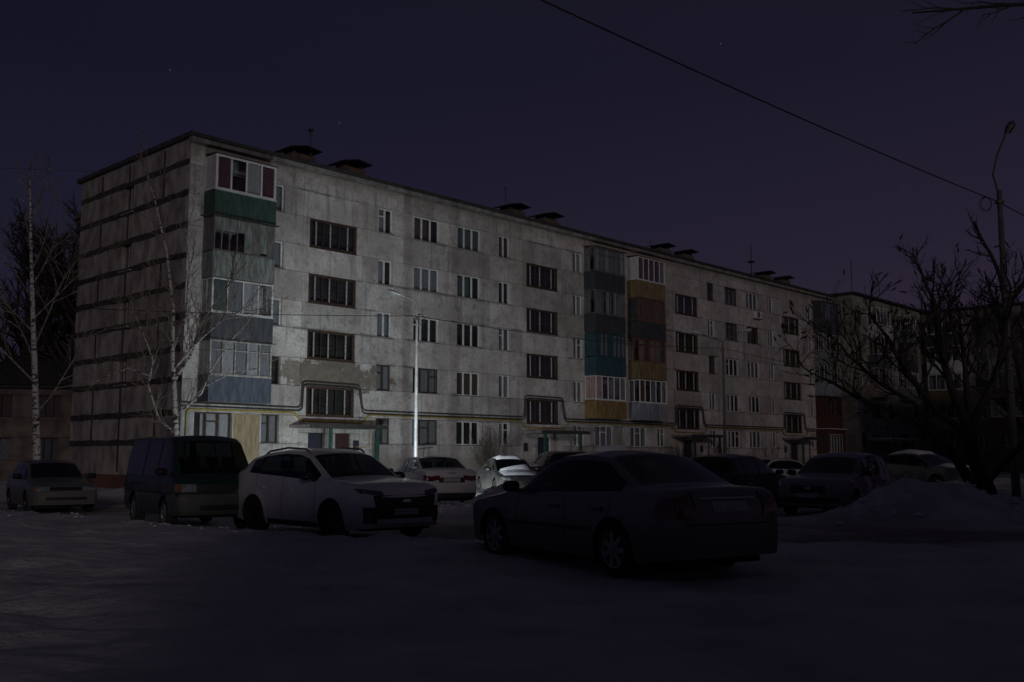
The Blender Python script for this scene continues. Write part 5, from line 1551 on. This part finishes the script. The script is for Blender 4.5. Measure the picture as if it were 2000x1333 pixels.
# dense dark trees behind the left birch
for i, (x, y, h, sd_) in enumerate(((-29.5, 64, 18.5, 31), (-34.5, 68, 19.5, 32), (-31.0, 74, 18.5, 33), (-40.0, 70, 18.0, 34), (-31.5, 78, 20.0, 35))):
    T = Tree(sd_)
    T.grow((0, 0, -0.2), (0.02, 0, 1), h * 0.84, 0.30, 0, 3, up=0.12, wob=0.12, kids=(34, 12, 8), ratio=0.36, spread=0.75, nseg=10, start=0.18)
    T.build("poplar_tree", "tall dark leafless tree in the dense row behind the low old house", (x, y, 0), M_BARK, M_TWIG, "dark trees behind the low house")
# pruned tree at the right with clubbed seed heads at its twig tips
def bud(T, p, d):
    if T.r.random() < 0.07:
        T.fine.tube([p, p + d * 0.05, p + d * 0.13, p + d * 0.20], [0.012, 0.026, 0.020, 0.005], 5)
T = Tree(77)
base = Vector((12.85, 27.0, 0))
def rel(*p): return Vector(p) - base
tk = [rel(12.85, 27, -0.2), rel(12.70, 27, 0.6), rel(12.35, 27, 1.5), rel(12.30, 27, 2.2)]
T.limb(tk, 0.24, 0.17, 9)
T.limb([rel(12.85, 27.0, 0.1), rel(12.1, 26.8, 0.9), rel(11.6, 26.7, 1.7), rel(10.7, 26.5, 2.4)], 0.17, 0.10, 8)
limbs = [([rel(12.30, 27, 2.1), rel(11.9, 27, 3.2), rel(11.65, 27.1, 4.4), rel(11.55, 27.1, 5.6)], 0.14), ([rel(12.3, 27, 2.2), rel(13.0, 27.2, 3.3), rel(13.5, 27.3, 4.4), rel(13.6, 27.3, 5.4)], 0.13),
         ([rel(12.3, 27, 2.0), rel(11.4, 26.9, 2.7), rel(10.6, 26.9, 3.8), rel(10.1, 26.8, 4.7)], 0.12), ([rel(10.7, 26.5, 2.4), rel(9.8, 26.3, 2.75), rel(8.9, 26.2, 3.1), rel(8.3, 26.1, 3.45)], 0.07),
         ([rel(11.6, 26.7, 1.7), rel(10.9, 27.1, 2.9), rel(10.0, 27.3, 3.5), rel(9.2, 27.4, 4.3)], 0.08), ([rel(12.3, 27, 2.2), rel(12.5, 27.5, 3.8), rel(12.5, 27.7, 5.2)], 0.10), ([rel(12.7, 27, 0.8), rel(13.6, 26.6, 1.9), rel(14.3, 26.4, 3.0), rel(14.6, 26.3, 4.3)], 0.09)]
for pl, r in limbs:
    T.limb(pl, r, r * 0.5, 7)
    k = len(pl) - 1
    for c in range(9):
        u = 0.3 + 0.7 * (c + T.r.random()) / 9
        i = min(k - 1, int(u * k)); q = pl[i].lerp(pl[i + 1], u * k - i); dd = (pl[i + 1] - pl[i]).normalized()
        T.grow(q, (dd.x * 0.7 + T.r.gauss(0, 0.65), T.r.gauss(0, 0.55), dd.z * 0.6 + T.r.gauss(0.15, 0.45)), T.r.uniform(1.2, 2.0), r * 0.34, 1, 4, up=0.18, wob=0.45, kids=(0, 5, 4, 2), ratio=0.55, spread=0.7, tipf=bud)
    T.grow(pl[-1], pl[-1] - pl[-2], 1.7, r * 0.42, 1, 4, up=0.16, wob=0.42, kids=(0, 6, 4, 2), ratio=0.55, spread=0.75, tipf=bud)
T.build("pruned_tree", "leafless spreading tree with clubbed twig tips beside the shovelled snow heap", tuple(base), M_BARK, M_TWIG)
# second trunk beside the street lamp
T = Tree(78)
T.grow((0, 0, -0.2), (0.03, 0, 1), 7.2, 0.24, 0, 3, up=0.1, wob=0.16, kids=(9, 5, 3), ratio=0.45, spread=0.75, nseg=8, start=0.3, tipf=bud)
T.build("pruned_tree", "thick-stemmed dark tree standing right beside the tall street lamp", (16.2, 31.5, 0), M_BARK, M_TWIG)
# tree at the near right whose low boughs reach into the sky
T = Tree(90)
T.limb([Vector((0, 0, -0.2)), Vector((0, 0, 3)), Vector((-0.2, 0.1, 6)), Vector((-0.3, 0.2, 9.5))], 0.22, 0.08, 9)
bp = [Vector((-0.22, 0.1, 7.2)), Vector((-1.6, 0.4, 8.05)), Vector((-3.1, 0.6, 8.05)), Vector((-4.4, 0.7, 7.98))]
T.limb(bp, 0.06, 0.012, 6)
for c in range(10):
    u = T.r.random(); k = 3; i = min(2, int(u * k)); q = bp[i].lerp(bp[i + 1], u * k - i)
    T.grow(q, (-1.0 + T.r.gauss(0, 0.3), T.r.gauss(0, 0.4), T.r.choice((-0.5, 0.5)) + T.r.gauss(0, 0.2)), T.r.uniform(0.6, 1.5), 0.02, 2, 3, up=0.0, wob=0.3, kids=(0, 0, 4), ratio=0.5, spread=0.6)
for c in range(8):
    T.grow((-0.25, 0.15, 5.5 + c * 0.5), (T.r.gauss(0.6, 0.5), T.r.gauss(0, 0.8), 0.5), 2.2, 0.05, 1, 3, up=0.1, wob=0.3, kids=(0, 5, 4), ratio=0.5, spread=0.7)
T.build("bare_tree", "bare tree whose thin dark bough hangs across the upper sky", (10.3, 13.4, 0), M_BARK, M_TWIG)

# shrubs and saplings along the block
def shrub(label, t, off, h, n, spread, seed, m=M_TWIG, m2=None):
    T = Tree(seed); b = FP(t, off)
    for i in range(n):
        a = T.r.uniform(0, 6.28); s = T.r.uniform(0.1, spread)
        T.grow((math.cos(a) * s * 0.25, math.sin(a) * s * 0.25, -0.05), (math.cos(a) * s * 0.55, math.sin(a) * s * 0.55, 1.0), h * T.r.uniform(0.65, 1.05), 0.018, 2, 3, up=0.12, wob=0.14, kids=(0, 0, 7), ratio=0.33, spread=0.55, nseg=6, start=0.3)
    o = empty("shrub", tuple(b)); tag(o, label, "shrub")
    T.fine.build("stems", m2 or m, o)
    return o
M_STEM = mat("pale_shrub_stems", (0.15, 0.125, 0.10), 0.9, (0.07, 0.06, 0.05), 4.0)
shrub("broad many-stemmed shrub with pale stems before the ground-floor windows", 17.6, 1.6, 3.3, 46, 1.0, 41, m2=M_STEM)
shrub("dark dense shrub under the pale blue-grey balcony", 35.6, 1.6, 2.6, 40, 1.0, 42)
shrub("dark shrub hugging the wall beside the third entrance", 38.0, 3.2, 2.9, 34, 0.9, 43)
shrub("thin sapling clump before the far ground-floor windows", 47.6, 1.8, 3.2, 10, 0.7, 44)
shrub("thin saplings beside the far snow-topped porch", 50.6, 2.2, 3.0, 8, 0.6, 45)
shrub("low twiggy shrub before the mustard balcony", 29.5, 2.2, 1.7, 22, 0.8, 46)

# ------------------------------------------------------------------ street lamps, rack, cables
M_POLE = mat("galvanised_pole", (0.33, 0.335, 0.34), 0.55, (0.23, 0.235, 0.24), 3.0, metal=0.2)
M_POLED = mat("dark_concrete_pole", (0.11, 0.105, 0.10), 0.9, (0.07, 0.07, 0.065), 3.0, 0.3, 12)
M_LAMPH = mat("pale_lamp_housing", (0.50, 0.50, 0.48), 0.5, (0.40, 0.40, 0.39), 4.0)
M_LAMPD = mat("dark_lamp_housing", (0.09, 0.09, 0.09), 0.5, (0.06, 0.06, 0.06), 4.0)
M_CABLE = mat("black_cable", (0.012, 0.012, 0.012), 0.7)
def lamp_head(par, p, d, ln, m):
    """drop-shaped street lantern: housing > lens"""
    d = Vector(d).normalized(); up = Vector((0, 0, 1)); s = d.cross(up).normalized(); u = s.cross(d)
    b = MB(); n = 10; prof = [(0.0, 0.03), (0.12, 0.05), (0.3, 0.10), (0.6, 0.15), (0.85, 0.13), (1.0, 0.03)]
    for f, r in prof:
        for k in range(n):
            a = 2 * math.pi * k / n
            q = Vector(p) + d * (f * ln) + s * (r * math.cos(a)) + u * (r * 0.62 * math.sin(a) + 0.02)
            b.v.append(tuple(q))
    for i in range(len(prof) - 1):
        for k in range(n):
            b.f.append((i * n + k, i * n + (k + 1) % n, (i + 1) * n + (k + 1) % n, (i + 1) * n + k)); b.m.append(0)
    o = b.build("lamp_head", m, par, True, 60)
    b = MB(); c = Vector(p) + d * (ln * 0.62) - u * 0.055
    for i, (r, h) in enumerate(((0.14, 0), (0.12, -0.05), (0.06, -0.085), (0.005, -0.095))):
        for k in range(n):
            a = 2 * math.pi * k / n
            b.v.append(tuple(c + d * (r * 1.5 * math.cos(a)) + s * (r * math.sin(a)) + u * h))
    for i in range(3):
        for k in range(n):
            b.f.append((i * n + k, i * n + (k + 1) % n, (i + 1) * n + (k + 1) % n, (i + 1) * n + k)); b.m.append(0)
    b.build("lens", M_LENS, o, True)
def street_lamp(label, x, y, h, r0, r1, arms, mp, mh, coil=None):
    o = empty("street_lamp", (x, y, 0)); tag(o, label, "street lamp")
    MB().tube([(0, 0, -0.3), (0, 0, 1.2), (0, 0, h)], [r0, r0 * 0.95, r1], 12).build("pole", mp, o, True, 50)
    for pts, hd in arms:
        MB().tube([Vector(p) for p in pts], 0.032, 7).build("arm", mp, o, True, 60)
        lamp_head(o, pts[-1], hd, 0.62, mh)
    if coil:
        for k in range(2):
            c = Vector(coil)
            pts = [c + Vector((0.16 * math.sin(a) * (1 + 0.2 * k), 0.05 * k, 0.20 * math.cos(a) * (1 + 0.15 * k) - 0.18)) for a in np.linspace(0, 2 * math.pi, 13)]
            MB().tube(pts, 0.012, 4).build("cable_coil", M_CABLE, o)
    MB().box(-0.10, 0.10, -0.12, 0.12, h - 0.42, h - 0.34).build("clamp", M_TIN, o)
    return o
street_lamp("pale galvanised street lamp with one arm, unlit, before the first entrance", -3.83, 40.0, 7.35, 0.088, 0.05,
            [([(0, 0, 7.3), (0.0, 0, 7.6), (-0.06, 0, 7.72), (-0.35, 0, 7.84), (-0.62, 0, 7.94)], (-1, 0, 0.28))], M_POLE, M_LAMPH, (0.12, 0, 7.15))
street_lamp("unlit two-armed street lamp before the third entrance of the white block", 12.05, 56.9, 7.85, 0.10, 0.055,
            [([(0, 0, 7.8), (-0.05, 0, 8.02), (-0.6, 0, 8.2), (-1.15, 0, 8.4)], (-1, 0, 0.3)), ([(0, 0, 7.8), (0.05, 0, 8.02), (0.6, 0, 8.35), (1.1, 0, 8.58)], (1, 0, 0.15))], M_POLED, M_LAMPH)
street_lamp("tall dark street lamp behind the pruned tree, its arm bent towards the sky", 14.95, 30.0, 9.6, 0.13, 0.075,
            [([(-0.02, 0, 9.5), (-0.16, 0, 10.1), (0.02, 0, 10.75), (0.28, 0, 11.3)], (0.35, 0.1, 0.55))], M_POLED, M_LAMPD, (-0.42, 0, 9.35))
def cable(label, pts, r, sag=0.0, n=24):
    out = []
    for a, b in zip(pts[:-1], pts[1:]):
        a, b = Vector(a), Vector(b)
        for i in range(n):
            u = i / n
            out.append(a.lerp(b, u) - Vector((0, 0, sag * 4 * u * (1 - u) * (b - a).length / 40)))
    out.append(Vector(pts[-1]))
    tag(MB().tube(out, r, 5).build("overhead_cable", M_CABLE), label, "cable")
cable("thick black cable sloping across the sky to the tall dark street lamp", [(-15.0, 0.8, 9.6), (14.86, 30.0, 9.25), (30.0, 44.0, 9.0)], 0.016, 0.35)
cable("thin black cable strung from the gable past the pale street lamp", [(-34.0, 42.0, 8.9), (-3.83, 40.0, 7.1), (12.05, 56.9, 7.6), (30, 75.5, 7.4)], 0.014, 0.5)
cable("faint wire from the left sky to the roof corner of the gable", [(-40, 44, 15.8), (-21.0, 50.5, 16.1)], 0.010, 0.5)
# carpet-beating rack in the yard beside the lamp
ck = empty("carpet_rack", tuple(FP(11.6, 2.6))); tag(ck, "small T-shaped metal clothes post beside the pale street lamp", "clothes post")
MB().tube([(0, 0, -0.1), (0, 0, 1.85)], 0.035, 7).build("post", M_TIN, ck)
MB().tube([(-0.45, -0.3, 1.80), (0.45, 0.3, 1.92)], 0.025, 6).build("crossbar", M_TIN, ck)
